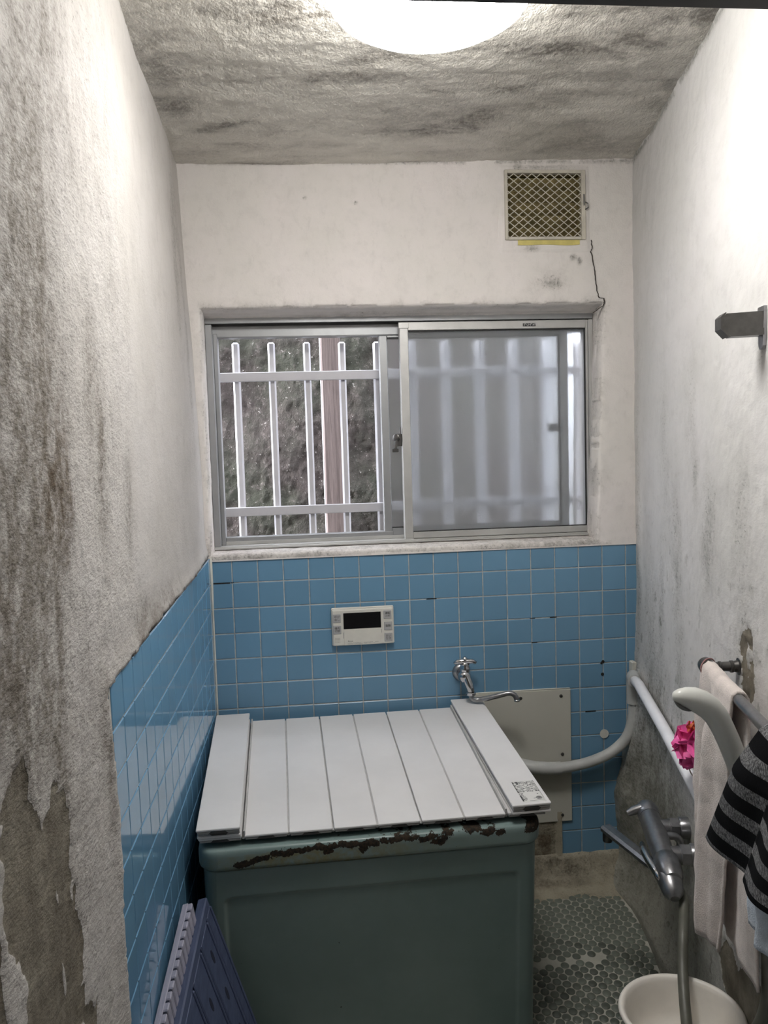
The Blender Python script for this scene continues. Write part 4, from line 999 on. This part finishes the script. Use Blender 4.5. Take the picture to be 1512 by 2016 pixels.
# ---- folding bath lid: eight slats lying on the tub, two folded back on each end
lid = thing('folding_bath_cover', 'white folding slatted cover lying on the bathtub', 'bath cover', (0.43, -0.35, 0.56))
TH = 0.0125; LN = 0.640
def slat(u0, u1, w0, rot=0.0, label=None, notch=True, up=True, ext=0.0):
    Mx = ML @ Matrix.Translation(((u0 + u1) / 2, 0, w0)) @ Matrix.Rotation(rot, 4, 'Z')
    hw = (u1 - u0) / 2
    m = MB(); m.box((-hw, -LN - ext, TH * 0.52 if up else 0), (hw, 0, TH if up else TH * 0.48), 0.0014, Mx); m.box((-hw + 0.002, -LN - ext + 0.004, 0.0 if up else TH * 0.45), (hw - 0.002, -0.004, TH * 0.55 if up else TH), 0.001, Mx)
    p = m.build('slat', M['lid'], lid)
    m = MB(); m.box((-hw + 0.0025, -LN - ext + 0.0012, 0.0004 if up else TH * 0.5), (hw - 0.0025, -LN - ext + 0.012, TH * 0.5 if up else TH - 0.0004), 0.0012, Mx)
    e = m.build('end_cap', M['lid_end'], p)
    if notch:
        z0, z1 = (0.0002, TH * 0.46) if up else (TH * 0.54, TH - 0.0002)
        zz = (z0, z1) if up else (z1, z0)
        poly = [(-0.022, zz[0]), (0.022, zz[0]), (0.016, zz[1]), (-0.016, zz[1])]
        MB().prism(poly, -LN - ext + 0.0006, -LN - ext + 0.006, lambda a, b, d: Mx @ Vector((a, d, b))).build('grip_notch', M['lid_dark'], p)
    return p
ub = [-0.311 + 0.1023 * k for k in range(7)]
slat(-0.4115, ub[0] - 0.0035, 0)
for k in range(6): slat(ub[k] + 0.0018, ub[k + 1] - 0.0018, 0)
slat(ub[6] + 0.0035, 0.400, 0)
for k in range(7):                                   # hinge strips in the joints
    w1 = 0.0086 if k % 2 else 0.0052
    MB().box((ub[k] - 0.0032, -LN + 0.004, 0.001), (ub[k] + 0.0032, -0.004, w1 + (0.002 if k in (0, 6) else 0)), 0.0008, ML).build('hinge_strip', M['hinge'], lid)
slat(-0.4125, -0.3150, TH * 1.03, math.radians(-0.1), up=False, ext=0.003)
slat(-0.4140, -0.3155, TH * 2.06, math.radians(-0.1), ext=0.007)
slat(0.3020, 0.3960, TH * 1.03, math.radians(1.0), up=False, ext=0.012)
top_r = slat(0.3010, 0.3955, TH * 2.06, math.radians(1.0), ext=0.014)
MB().box((-0.3105, -LN + 0.0, TH), (-0.3065, -0.01, TH * 1.9), 0.0008, ML).build('hinge_strip', M['hinge'], lid)
MB().box((0.2985, -LN + 0.0, TH * 0.9), (0.3035, -0.006, TH * 1.9), 0.0008, ML).build('hinge_strip', M['hinge'], lid)
# printed maker's label, print too small to read
Mt = ML @ Matrix.Translation((0.34825, 0, TH * 3.06)) @ Matrix.Rotation(math.radians(1.0), 4, 'Z')
lb = MB().box((-0.018, -LN - 0.005, 0), (0.0385, -LN + 0.098, 0.0004), 0, Mt).build('printed_label', M['print_light'], top_r)
m = MB(); g = MB()
def bar(b, x0, y0, x1, y1): b.box((x0, -LN + y0, 0.0004), (x1, -LN + y1, 0.0006), 0, Mt)
yy = 0.093
while yy > 0.004:                                    # small rows of print
    h = RNG.uniform(0.0016, 0.003)
    x = -0.0165
    while x < 0.036:
        w = RNG.uniform(0.002, 0.007)
        dens = 0.75 if (yy > 0.045 or x < -0.008) else 0.12
        if RNG.random() < dens: bar(g if RNG.random() < 0.6 else m, x, yy - h, min(x + w, 0.037), yy)
        x += w + 0.0012
    yy -= h + 0.0018
bar(m, -0.0172, 0.0, -0.0135, 0.028); bar(m, -0.0172, 0.04, -0.0152, 0.094); bar(m, -0.009, 0.081, -0.004, 0.094); bar(m, 0.0365, 0.012, 0.0372, 0.095); bar(m, 0.000, 0.0005, 0.0372, 0.0012)
m.build('small_print', M['print'], lb)['kind'] = 'stuff'
g.build('small_print', M['print_grey'], lb)['kind'] = 'stuff'
MB().lathe([(0.0075, 0.0004), (0.0075, 0.0006), (0.006, 0.0006), (0.006, 0.0004)], Mt @ Vector((0.026, -LN + 0.012, 0)), Mt.to_3x3() @ Vector((0, 0, 1)), 20).build('label_seal', M['print_grey'], lb)

# ---- two ribbed plastic bath mats standing on edge between tub and left wall
F = Vector((0.052, -0.722, 0.436)); e1 = Vector((-0.019, -0.25, -0.074)).normalized(); e2 = Vector((0.098, 0.0, -0.312)).normalized()
nn = e1.cross(e2).normalized()
if nn.x < 0: nn = -nn
def BP(a, b, d): return F + e1 * a + e2 * b + nn * d
def bslab(m, a0, a1, b0, b1, d0, d1, c=0.0):
    B = MB(); B.box((a0, b0, d0), (a1, b1, d1), c); return m.add([BP(*p) for p in B.v], B.f)
hgt = (F.z + 0.10) / -e2.z - 0.006
mb = thing('bath_mat', 'dark blue plastic bath mat with ribs, on edge against the tub', 'bath mat', (0.12, -0.9, -0.1))
bslab(MB(), 0, 0.42, 0.004, hgt - 0.02, -0.018, -0.006, 0.002).build('backing', M['mat_blue'], mb)
bslab(MB(), -0.0, 0.42, 0.0, 0.022, -0.022, 0.0, 0.003).build('top_rail', M['mat_blue'], mb)
edges = [(0.003, 0.038), (0.047, 0.112), (0.125, 0.200), (0.213, 0.288), (0.301, 0.376), (0.389, 0.419)]
for a0, a1 in edges:
    s_ = bslab(MB(), a0, a1, 0.020, hgt - 0.02, -0.008, 0.0, 0.0025).build('rib', M['mat_blue'], mb)
    bslab(MB(), a0 - 0.0005, a0 + 0.006, 0.021, hgt - 0.02, -0.004, 0.0035, 0.0015).build('ridge', M['mat_blue'], s_)
    if a1 - a0 > 0.05:
        for q in range(5):
            cb = 0.075 + q * 0.088 + (0.03 if a0 > 0.1 else 0)
            if cb > hgt - 0.05: continue
            n_ = 12
            ring = [((a0 + a1) / 2 + 0.0065 * math.cos(2 * math.pi * k / n_), cb + 0.015 * math.sin(2 * math.pi * k / n_)) for k in range(n_)]
            MB().prism(ring, -0.002, 0.0006, lambda a, b, d: BP(a, b, d)).build('drain_hole', M['mat_hole'], s_)
m = MB()
for k in range(44):
    b = 0.03 + k * 0.0095
    if b < hgt - 0.03: bslab(m, -0.004, 0.002, b, b + 0.0055, -0.016, -0.002)
m.build('edge_teeth', M['mat_blue'], mb)['kind'] = 'stuff'
F2 = Vector((0.0285, -0.775, 0.456)); F_old = F
def BP(a, b, d): return F2 + e1 * a + Vector((0.055, 0, -0.33)).normalized() * b + nn * d
mc = thing('bath_mat', 'lavender grey bath mat with a notched edge, on edge against the tiles', 'bath mat', (0.06, -0.95, -0.1))
bslab(MB(), 0, 0.305, 0.0, 0.54, -0.0235, -0.010, 0.0015).build('backing', M['mat_lav'], mc)
m = MB()
for k in range(13): bslab(m, 0.001 + k * 0.0235, 0.0195 + k * 0.0235, 0.001, 0.53, -0.0115, 0.0, 0.0022)
m.build('notched_edge', M['mat_lav'], mc)['kind'] = 'stuff'
m = MB()
for k in range(12): bslab(m, 0.0185 + k * 0.0235, 0.0255 + k * 0.0235, 0.003, 0.52, -0.012, -0.004)
m.build('notches', M['mat_hole'], mc)['kind'] = 'stuff'

# ---- shower mixer on the right wall
t = thing('shower_mixer', 'dull chrome shower mixer with a long spout on the right wall', 'tap', (1.12, -0.66, 0.445))
PA = Vector((1.149, -0.520, 0.468)); PB = Vector((1.092, -0.800, 0.423)); ax = (PB - PA).normalized(); LB = (PB - PA).length
A_ = lambda f, o=Vector((0, 0, 0)): PA + (PB - PA) * f + o
MB().lathe([(0.0255, 0.045), (0.026, 0.07), (0.027, 0.12), (0.0265, 0.17), (0.0255, 0.21)], PA, ax, 32).build('mixer_body', M['chrome_dull'], t, sharp=50)
m = MB(); m.lathe([(0.015, -0.004), (0.024, 0.0), (0.0275, 0.010), (0.0275, 0.034), (0.0265, 0.036), (0.0265, 0.045)], PA, ax, 32)
q = PA + ax * 0.018
m.tube([q + Vector((-0.016, 0.0, 0.010)), q + Vector((-0.036, 0.004, 0.004)), q + Vector((-0.050, 0.007, -0.004))], [0.013, 0.011, 0.008], 12); m.build('temperature_handle', M['chrome_dull'], t, sharp=45)
m = MB(); m.lathe([(0.0265, 0.210), (0.0285, 0.214), (0.0295, 0.245), (0.027, 0.270), (0.020, 0.285), (0.006, 0.290)], PA, ax, 32)
m.tube([PA + ax * 0.238 + Vector((-0.004, 0, -0.004)), PA + ax * 0.268 + Vector((-0.004, -0.002, -0.010)), PA + ax * 0.300 + Vector((-0.004, -0.004, -0.018)), PA + ax * 0.312 + Vector((-0.004, -0.004, -0.022))], [0.029, 0.0285, 0.022, 0.010], 24)
m.build('flow_handle', M['chrome_dull'], t, sharp=45)
m = MB(); side = Vector((-0.9, 0.05, -0.15)).normalized()
q = [PA + ax * f + side * o for f, o in ((0.135, 0.040), (0.165, 0.042), (0.20, 0.038), (0.24, 0.030), (0.275, 0.022))]
m.tube(q, [0.005, 0.0085, 0.009, 0.010, 0.009], 12); m.build('flow_lever', M['chrome'], t, smooth=True)
for s0, w in ((0.085, 0.0), (0.192, 0.0)):
    b0 = PA + ax * s0; d = (-RN).normalized(); ln = (b0 - Vector((1.343, 0, 0))).dot(RN)
    m = MB(); m.lathe([(0.020, 0.010), (0.020, 0.036), (0.0225, 0.0365), (0.0225, 0.040)], b0, d, 6 if False else 24); m.build('union_leg', M['chrome_dull'], t, sharp=40)
    m = MB(); m.lathe([(0.0255, 0.040), (0.0255, 0.060)], b0, d, 6); m.build('union_nut', M['chrome_dull'], t)
    m = MB(); m.lathe([(0.0245, ln - 0.024), (0.0265, ln - 0.020), (0.0265, ln + 0.004)], b0, d, 28); m.lathe([(0.021, 0.06), (0.021, ln)], b0, d, 20); m.build('wall_rose', M['chrome_dull'], t, sharp=40)
q0 = PA + ax * 0.118
m = MB(); m.tube(spline([q0, q0 - RN * 0.03, q0 - RN * 0.045 + Vector((0, 0, -0.002)), q0 - RN * 0.055 + Vector((0, 0, -0.012)), q0 - RN * 0.057 + Vector((0, 0, -0.03))], 5), 0.0095, 14); m.build('bypass', M['chrome_dull'], t, smooth=True)
m = MB(); b0 = PA + ax * 0.20
m.lathe([(0.021, 0.0), (0.021, 0.034), (0.019, 0.040), (0.010, 0.042)], b0 + Vector((-0.004, 0.0, -0.012)), (0, 0, -1), 24); m.build('spout_joint', M['chrome_dull'], t, sharp=45)
tipv = Vector((1.054, -0.478, 0.402)); bs_ = b0 + Vector((-0.006, 0.01, -0.040))
sd = (tipv - bs_); sdn = sd.normalized(); sx = sdn.cross(Vector((0, 0, 1))).normalized()
Msp = Matrix(((sdn.x, sx.x, 0, bs_.x), (sdn.y, sx.y, 0, bs_.y), (sdn.z, sx.z, 1, bs_.z), (0, 0, 0, 1)))
m = MB(); m.box((-0.012, -0.0165, -0.0085), (sd.length, 0.0165, 0.0115), 0.0060, Msp); m.build('spout', M['chrome_dull'], t, smooth=False)
MB().lathe([(0.0125, 0.0), (0.0125, 0.020), (0.0115, 0.024)], tipv + Vector((0.002, -0.014, -0.006)), (0, 0, -1), 20).build('outlet', M['steel_dark'], t, sharp=40)
w0 = Vector(RP(0.735, 0.012, 0.430)); w1 = Vector(RP(0.778, 0.012, 0.356))
m = MB(); m.tube([w0, w1], 0.0058, 10); m.lathe([(0.0115, -0.008), (0.0125, 0.0), (0.0115, 0.010)], w1, (0, 0, 1), 16); m.build('stop_lever', M['steel_dark'], t, sharp=40)

# ---- washbowl and its stool
t = thing('bath_stool', 'low white bath stool holding the round washbowl', 'stool', (1.012, -1.01, -0.115))
m = MB(); m.lathe([(0.085, 0.158), (0.092, 0.163), (0.092, 0.170), (0.085, 0.172), (0.001, 0.172)], (1.012, -1.01, 0), (0, 0, 1), 32); m.build('seat', M['bowl'], t, sharp=40)
for a in (45, 135, 225, 315):
    ca, sa = math.cos(math.radians(a)), math.sin(math.radians(a))
    yb = -1.01 + 0.085 * sa
    MB().tube([(1.012 + 0.07 * ca, -1.01 + 0.07 * sa, 0.16), (1.012 + 0.085 * ca, yb, float(floor_z(yb)) + 0.001)], [0.014, 0.011], 12).build('leg', M['bowl'], t, sharp=40)
t = thing('wash_bowl', 'round cream white washbowl with the shower hose hanging into it', 'bowl', (1.012, -1.01, 0.174))
m = MB(); BO = (1.012, -1.008, 0.1735)
m.lathe([(0.001, 0.004), (0.070, 0.004), (0.082, 0.008), (0.094, 0.030), (0.102, 0.060), (0.108, 0.088), (0.111, 0.095), (0.116, 0.099), (0.1205, 0.098), (0.123, 0.093), (0.1205, 0.0885), (0.113, 0.085), (0.106, 0.058), (0.098, 0.028), (0.086, 0.002), (0.078, 0.0), (0.001, 0.0)], BO, (0, 0, 1), 64, cap0=False, cap1=False)
m.build('bowl', M['bowl'], t, smooth=True)

# ---- towel rail with what hangs on it
t = thing('towel_rail', 'rusty chrome towel rail on the right wall carrying towels', 'towel rail', RP(1.2, 0.06, 0.955))
b0 = Vector((1.079, -0.983, 0.9635)); b1 = Vector((1.0195, -1.273, 0.952)); bd = (b1 - b0)
bar_at = lambda f: b0 + bd * f
MB().tube([b0 - bd.normalized() * 0.012, bar_at(0.5), bar_at(1), bar_at(2.1)], 0.0105, 18).build('rail', M['chrome_dull'], t, smooth=True)
for f in (0.0, 2.05):
    p = bar_at(f); ln = (p - Vector((1.343, 0, 0))).dot(RN); d = -RN
    m = MB(); m.lathe([(0.0085, 0.006), (0.0085, 0.020), (0.0105, 0.021), (0.0105, 0.025), (0.0088, 0.026), (0.0098, ln - 0.018), (0.012, ln - 0.017), (0.012, ln - 0.012), (0.0105, ln - 0.011), (0.0125, ln - 0.003), (0.017, ln - 0.002), (0.017, ln + 0.003)], p, d, 20)
    m.build('post', M['steel_dark'], t, sharp=40)
    MB().lathe([(0.010, -0.016), (0.0155, -0.013), (0.0165, 0.0), (0.0155, 0.013), (0.011, 0.016)], p, bd.normalized(), 24).build('rail_end', M['steel_dark'], t, sharp=40)
rb_ = MB(); pr_ = bar_at(0.015)
rb_.tube([pr_ + (Vector((-0.4, 0.9, 0)).normalized() * math.cos(a) * 0.0 + RN * math.cos(a) * 0.0172 + Vector((0, 0, 1)) * math.sin(a) * 0.0172 + bd.normalized() * 0.012 * math.cos(a)) for a in np.linspace(0, 2 * math.pi, 24)[:-1]], 0.0013, 6, close=True)
tag(rb_.build('rubber_band', simple('dusty_pink_rubber', (0.42, 0.22, 0.22), 0.7)), 'dusty pink rubber band looped round the rail end', 'rubber band')

def drape(name, mat, f0, f1, zback, zfront, nu=40, nv=90, fold=0.012, nf=2.3, ph=0.0, far=lambda v: 0.0, near=lambda v: 0.0, r=0.0135, thick=0.004, seed=1, spread=0.0, bottom=lambda u: 0.0, back_near=lambda v: 0.0, parent=None):
    """cloth over the rail: wall side up, over the bar, room side down. f along the rail (m)"""
    dirb = bd.normalized(); lb_ = zback; lf = zfront
    P = np.zeros((nv, nu, 3))
    arc_l = math.pi * r
    for j in range(nv):
        tt = j / (nv - 1) * (lb_ + arc_l + lf)
        for i in range(nu):
            u = i / (nu - 1)
            if tt < lb_: hang = lb_ - tt; off = -r; dz = -hang; side_ = -1
            elif tt < lb_ + arc_l:
                a = math.pi * (tt - lb_) / arc_l; off = -r * math.cos(a); dz = r * math.sin(a); hang = 0; side_ = 1
            else: hang = tt - lb_ - arc_l; hang = hang * (1 + bottom(u)); off = r; dz = -hang; side_ = 1
            v = hang / max(lf, lb_)
            amp = fold * min(1, hang / 0.10) * (1 + 0.8 * v)
            wav = amp * math.sin(2 * math.pi * nf * u + ph + 1.1 * v) + 0.4 * amp * math.sin(2 * math.pi * nf * 1.9 * u + 2.2 * ph + 2 * v)
            off2 = off + (wav + amp * 0.6 + spread * v if side_ > 0 else -0.3 * abs(wav))
            fa = f0 + far(v) if side_ > 0 else f0; ne = f1 + near(v) if side_ > 0 else f1 + back_near(v)
            f = fa + (ne - fa) * u
            p = b0 + dirb * f + RN * off2 + Vector((0, 0, dz))
            P[j, i] = p
    P[:, :, 0] += fbm(P[:, :, 1], P[:, :, 2], 22, 3, seed) * 0.004
    o = link(name, grid_mesh(name, P, mat), parent)
    solid(o, thick)
    return o
tag(drape('white_towel', M['terry'], 0.012, 0.195, 0.50, 0.495, fold=0.0085, nf=1.35, ph=2.6, far=lambda v: -0.020 * math.sin(math.pi * min(v / 0.9, 1.0) * 0.8) + 0.035 * max(0.0, v - 0.75) / 0.25, near=lambda v: -0.085 * v, back_near=lambda v: 0.050 * v, thick=0.005, seed=301, bottom=lambda u: 0.05 * u),
    'long white towel draped over the far end of the rail', 'towel')
tag(drape('pale_blue_towel', M['terry_blue'], 0.355, 0.45, 0.25, 0.305, fold=0.005, nf=1.2, ph=1.4, thick=0.010, seed=309, spread=0.012), 'pale blue towel end at the right edge below the striped towel', 'towel')

# striped knit towel, hung askew over the rail
def striped_towel():
    nu, nv = 60, 70
    P = np.zeros((nv, nu, 3)); UV = np.zeros((nv, nu, 2))
    TL = (1.385, 0.984); TR = (1.64, 0.980); BL = (1.175, 0.702); BR = (1.545, 0.765)
    for j in range(nv):
        v = j / (nv - 1)
        for i in range(nu):
            u = i / (nu - 1)
            y = (TL[0] + (TR[0] - TL[0]) * u) * (1 - v) + (BL[0] + (BR[0] - BL[0]) * u) * v
            z = (TL[1] + (TR[1] - TL[1]) * u) * (1 - v) + (BL[1] + (BR[1] - BL[1]) * u) * v
            z -= 0.010 * math.sin(math.pi * u) * v
            s = y / 0.9794 - 0.0
            fold = 0.010 * math.sin(u * 9.0 + 0.8 * v) * min(1, v * 4) + (0.012 if u > 0.50 else 0) * min(1, v * 5)
            o_ = 0.084 + 0.020 * min(1, v * 3) + fold
            if v < 0.05: o_ = 0.074 + (o_ - 0.074) * v / 0.05
            p = RP(s, o_, z); P[j, i] = p
            sh = 0.55 if u > 0.50 else 0.0
            UV[j, i] = (u, v * 5.0 + sh + 0.15)
    me = grid_mesh('striped_towel', P, M['striped'])
    uvl = me.uv_layers.new(name='UVMap')
    li = np.zeros(len(me.loops), np.int32); me.loops.foreach_get('vertex_index', li)
    uvl.data.foreach_set('uv', UV.reshape(-1, 2)[li].astype(np.float32).ravel())
    o = link('striped_towel', me); solid(o, 0.006); return o
tag(striped_towel(), 'black and grey striped knit towel hanging on the rail', 'towel')

# ---- hand shower and hose
t = thing('hand_shower', 'white plastic hand shower pointing up left in front of the towels', 'shower head', (1.05, -1.21, 0.78))
yh = -1.205
pth = [(0.9045, 0.9800, .003), (0.907, 0.9798, .008), (0.914, 0.9792, .0125), (0.926, 0.9772, .0170), (0.940, 0.9735, .0202), (0.955, 0.9665, .0215), (0.969, 0.956, .0212), (0.981, 0.942, .0202), (0.991, 0.924, .0195), (1.003, 0.898, .0192), (1.016, 0.866, .0190), (1.029, 0.833, .0185), (1.042, 0.796, .0175), (1.049, 0.776, .016)]
MB().tube([(x, yh, z) for x, z, r in pth], [r for x, z, r in pth], 28).build('head_and_handle', M['shower_white'], t, smooth=True)
dn = Vector((-0.36, 0.62, -0.70)).normalized()
MB().lathe([(0.001, 0.0185), (0.020, 0.0175), (0.0225, 0.0145), (0.0225, 0.012)], (0.936, yh, 0.978), dn, 32, sx=0.9, sy=1.2).build('spray_face', simple('spray_face_grey', (0.17, 0.17, 0.165), 0.5), t, smooth=True)
q = Vector(RP(1.255, 0.0, 0.80)); m = MB(); m.tube([q, q + RN * 0.03, (1.047, yh, 0.785)], [0.014, 0.012, 0.011], 14); m.lathe([(0.026, 0.0), (0.026, 0.008), (0.020, 0.011)], q, RN, 24); m.lathe([(0.018, -0.012), (0.019, 0.012)], (1.046, yh, 0.786), (0.34, 0, -0.9), 20, cap0=False, cap1=False); m.build('wall_holder', M['shower_white'], t, sharp=40)
hs = [PA + ax * 0.262 + Vector((0.004, 0, -0.015)), (1.1115, -0.806, 0.385), (1.1010, -0.832, 0.368), (1.0764, -0.88, 0.3475), (1.0561, -0.92, 0.3073), (1.0354, -0.97, 0.2759), (1.0214, -1.01, 0.2447), (1.012, -1.045, 0.205), (1.012, -1.072, 0.202), (1.017, -1.096, 0.240), (1.025, -1.126, 0.300), (1.040, -1.155, 0.318), (1.057, -1.19, 0.350), (1.068, -1.215, 0.42), (1.066, -1.222, 0.53), (1.058, -1.215, 0.66), (1.050, yh, 0.772)]
tag(MB().tube(spline(hs, 7), 0.0112, 14).build('shower_hose', M['hose_dark'], None, smooth=True), 'dull grey shower hose hanging from the mixer into the washbowl', 'hose')

# ---- net bath pouf on the wall
t = thing('bath_pouf', 'bright pink net bath pouf hanging behind the white towel', 'bath pouf', RP(0.83, 0.045, 0.735))
c0 = Vector(RP(0.83, 0.030, 0.735))
def ruffle(cen, R, n, seed, mat, name):
    rg = random.Random(seed); m = MB()
    for k in range(n):
        th = math.acos(1 - 2 * (k + 0.5) / n); ph_ = k * 2.39996
        d = Vector((math.sin(th) * math.cos(ph_), math.sin(th) * math.sin(ph_), math.cos(th)))
        u = d.orthogonal().normalized(); w = d.cross(u); a0 = rg.uniform(0, 6.28)
        vs = []; nr, na = 4, 10
        for i in range(nr):
            rr = R * 0.62 * i / (nr - 1)
            for j in range(na):
                a = a0 + 2 * math.pi * j / na
                hgt_ = R * (0.55 + 0.42 * (i / (nr - 1)) ** 0.8) + R * 0.16 * math.sin(a * 3 + k) * (i / (nr - 1))
                vs.append(cen + d * hgt_ + (u * math.cos(a) + w * math.sin(a)) * rr * (0.9 + 0.2 * math.sin(a * 2 + k)))
        fs = [(i * na + j, i * na + (j + 1) % na, (i + 1) * na + (j + 1) % na, (i + 1) * na + j) for i in range(nr - 1) for j in range(na)]
        m.add(vs, fs)
    m.lathe([(R * 0.05, -R * .7), (R * .5, -R * .5), (R * 0.7, 0), (R * .5, R * .5), (R * 0.05, R * .7)], cen, (0, 0, 1), 14)
    return m.build(name, mat, t, smooth=True)
ruffle(c0, 0.046, 26, 5, M['pink'], 'net')
ruffle(c0 + Vector((-0.012, -0.002, 0.044)), 0.013, 8, 6, M['orange'], 'orange_net')
ruffle(c0 + Vector((0.004, -0.012, -0.050)), 0.016, 8, 7, M['orange'], 'orange_net')
q = c0 + Vector((0, 0, 0.03)); w_ = Vector(RP(0.825, 0.0, 0.86))
MB().tube(spline([q, q + Vector((0.006, -0.004, 0.05)), w_ + RN * 0.008, q + Vector((-0.004, 0.004, 0.05)), q + Vector((-0.002, 0.002, 0.0))], 6), 0.0014, 6).tube([w_, w_ + RN * 0.014], 0.002, 8).build('cord', M['ivory'], t, smooth=True)
MB().tube(spline([c0 + Vector((-0.01, 0.02, -0.03)), c0 + Vector((-0.012, 0.012, -0.062)), c0 + Vector((0.0, -0.012, -0.082)), c0 + Vector((0.006, -0.03, -0.078))], 6), 0.0016, 6).build('cord', M['ivory'], t, smooth=True)

# ---- chrome holder high on the right wall
t = thing('shower_holder', 'empty chrome shower holder high on the right wall', 'holder', RP(1.15, 0.0, 1.60))
def HB(m, s0, s1, o0, o1, z0, z1, c=0.002):
    B = MB(); B.box((s0, o0, z0), (s1, o1, z1), c); return m.add([RP(*p) for p in B.v], B.f)
m = MB(); m.prism([(1.135, 1.640), (1.165, 1.640), (1.167, 1.632), (1.161, 1.572), (1.155, 1.566), (1.145, 1.566), (1.139, 1.572), (1.133, 1.632)], -0.003, 0.0065, lambda a, b, d: RP(a, d, b)); m.build('back_plate', M['chrome_dull'], t)
m = MB(); m.prism([(0.005, 1.590), (0.060, 1.589), (0.075, 1.604), (0.075, 1.622), (0.068, 1.629), (0.005, 1.631)], 1.134, 1.164, lambda a, b, d: RP(d, a, b)); m.build('arm', M['steel_dark'], t)  # arm and cradle rim: chrome's dark reflections put into the colour
m = MB(); m.prism([(0.0655, 1.5885), (0.0785, 1.6025), (0.0785, 1.6235), (0.071, 1.6305), (0.069, 1.6305), (0.074, 1.6225), (0.074, 1.604), (0.0625, 1.5895)], 1.131, 1.167, lambda a, b, d: RP(d, a, b)); m.build('cradle_rim', M['steel_dark'], t)
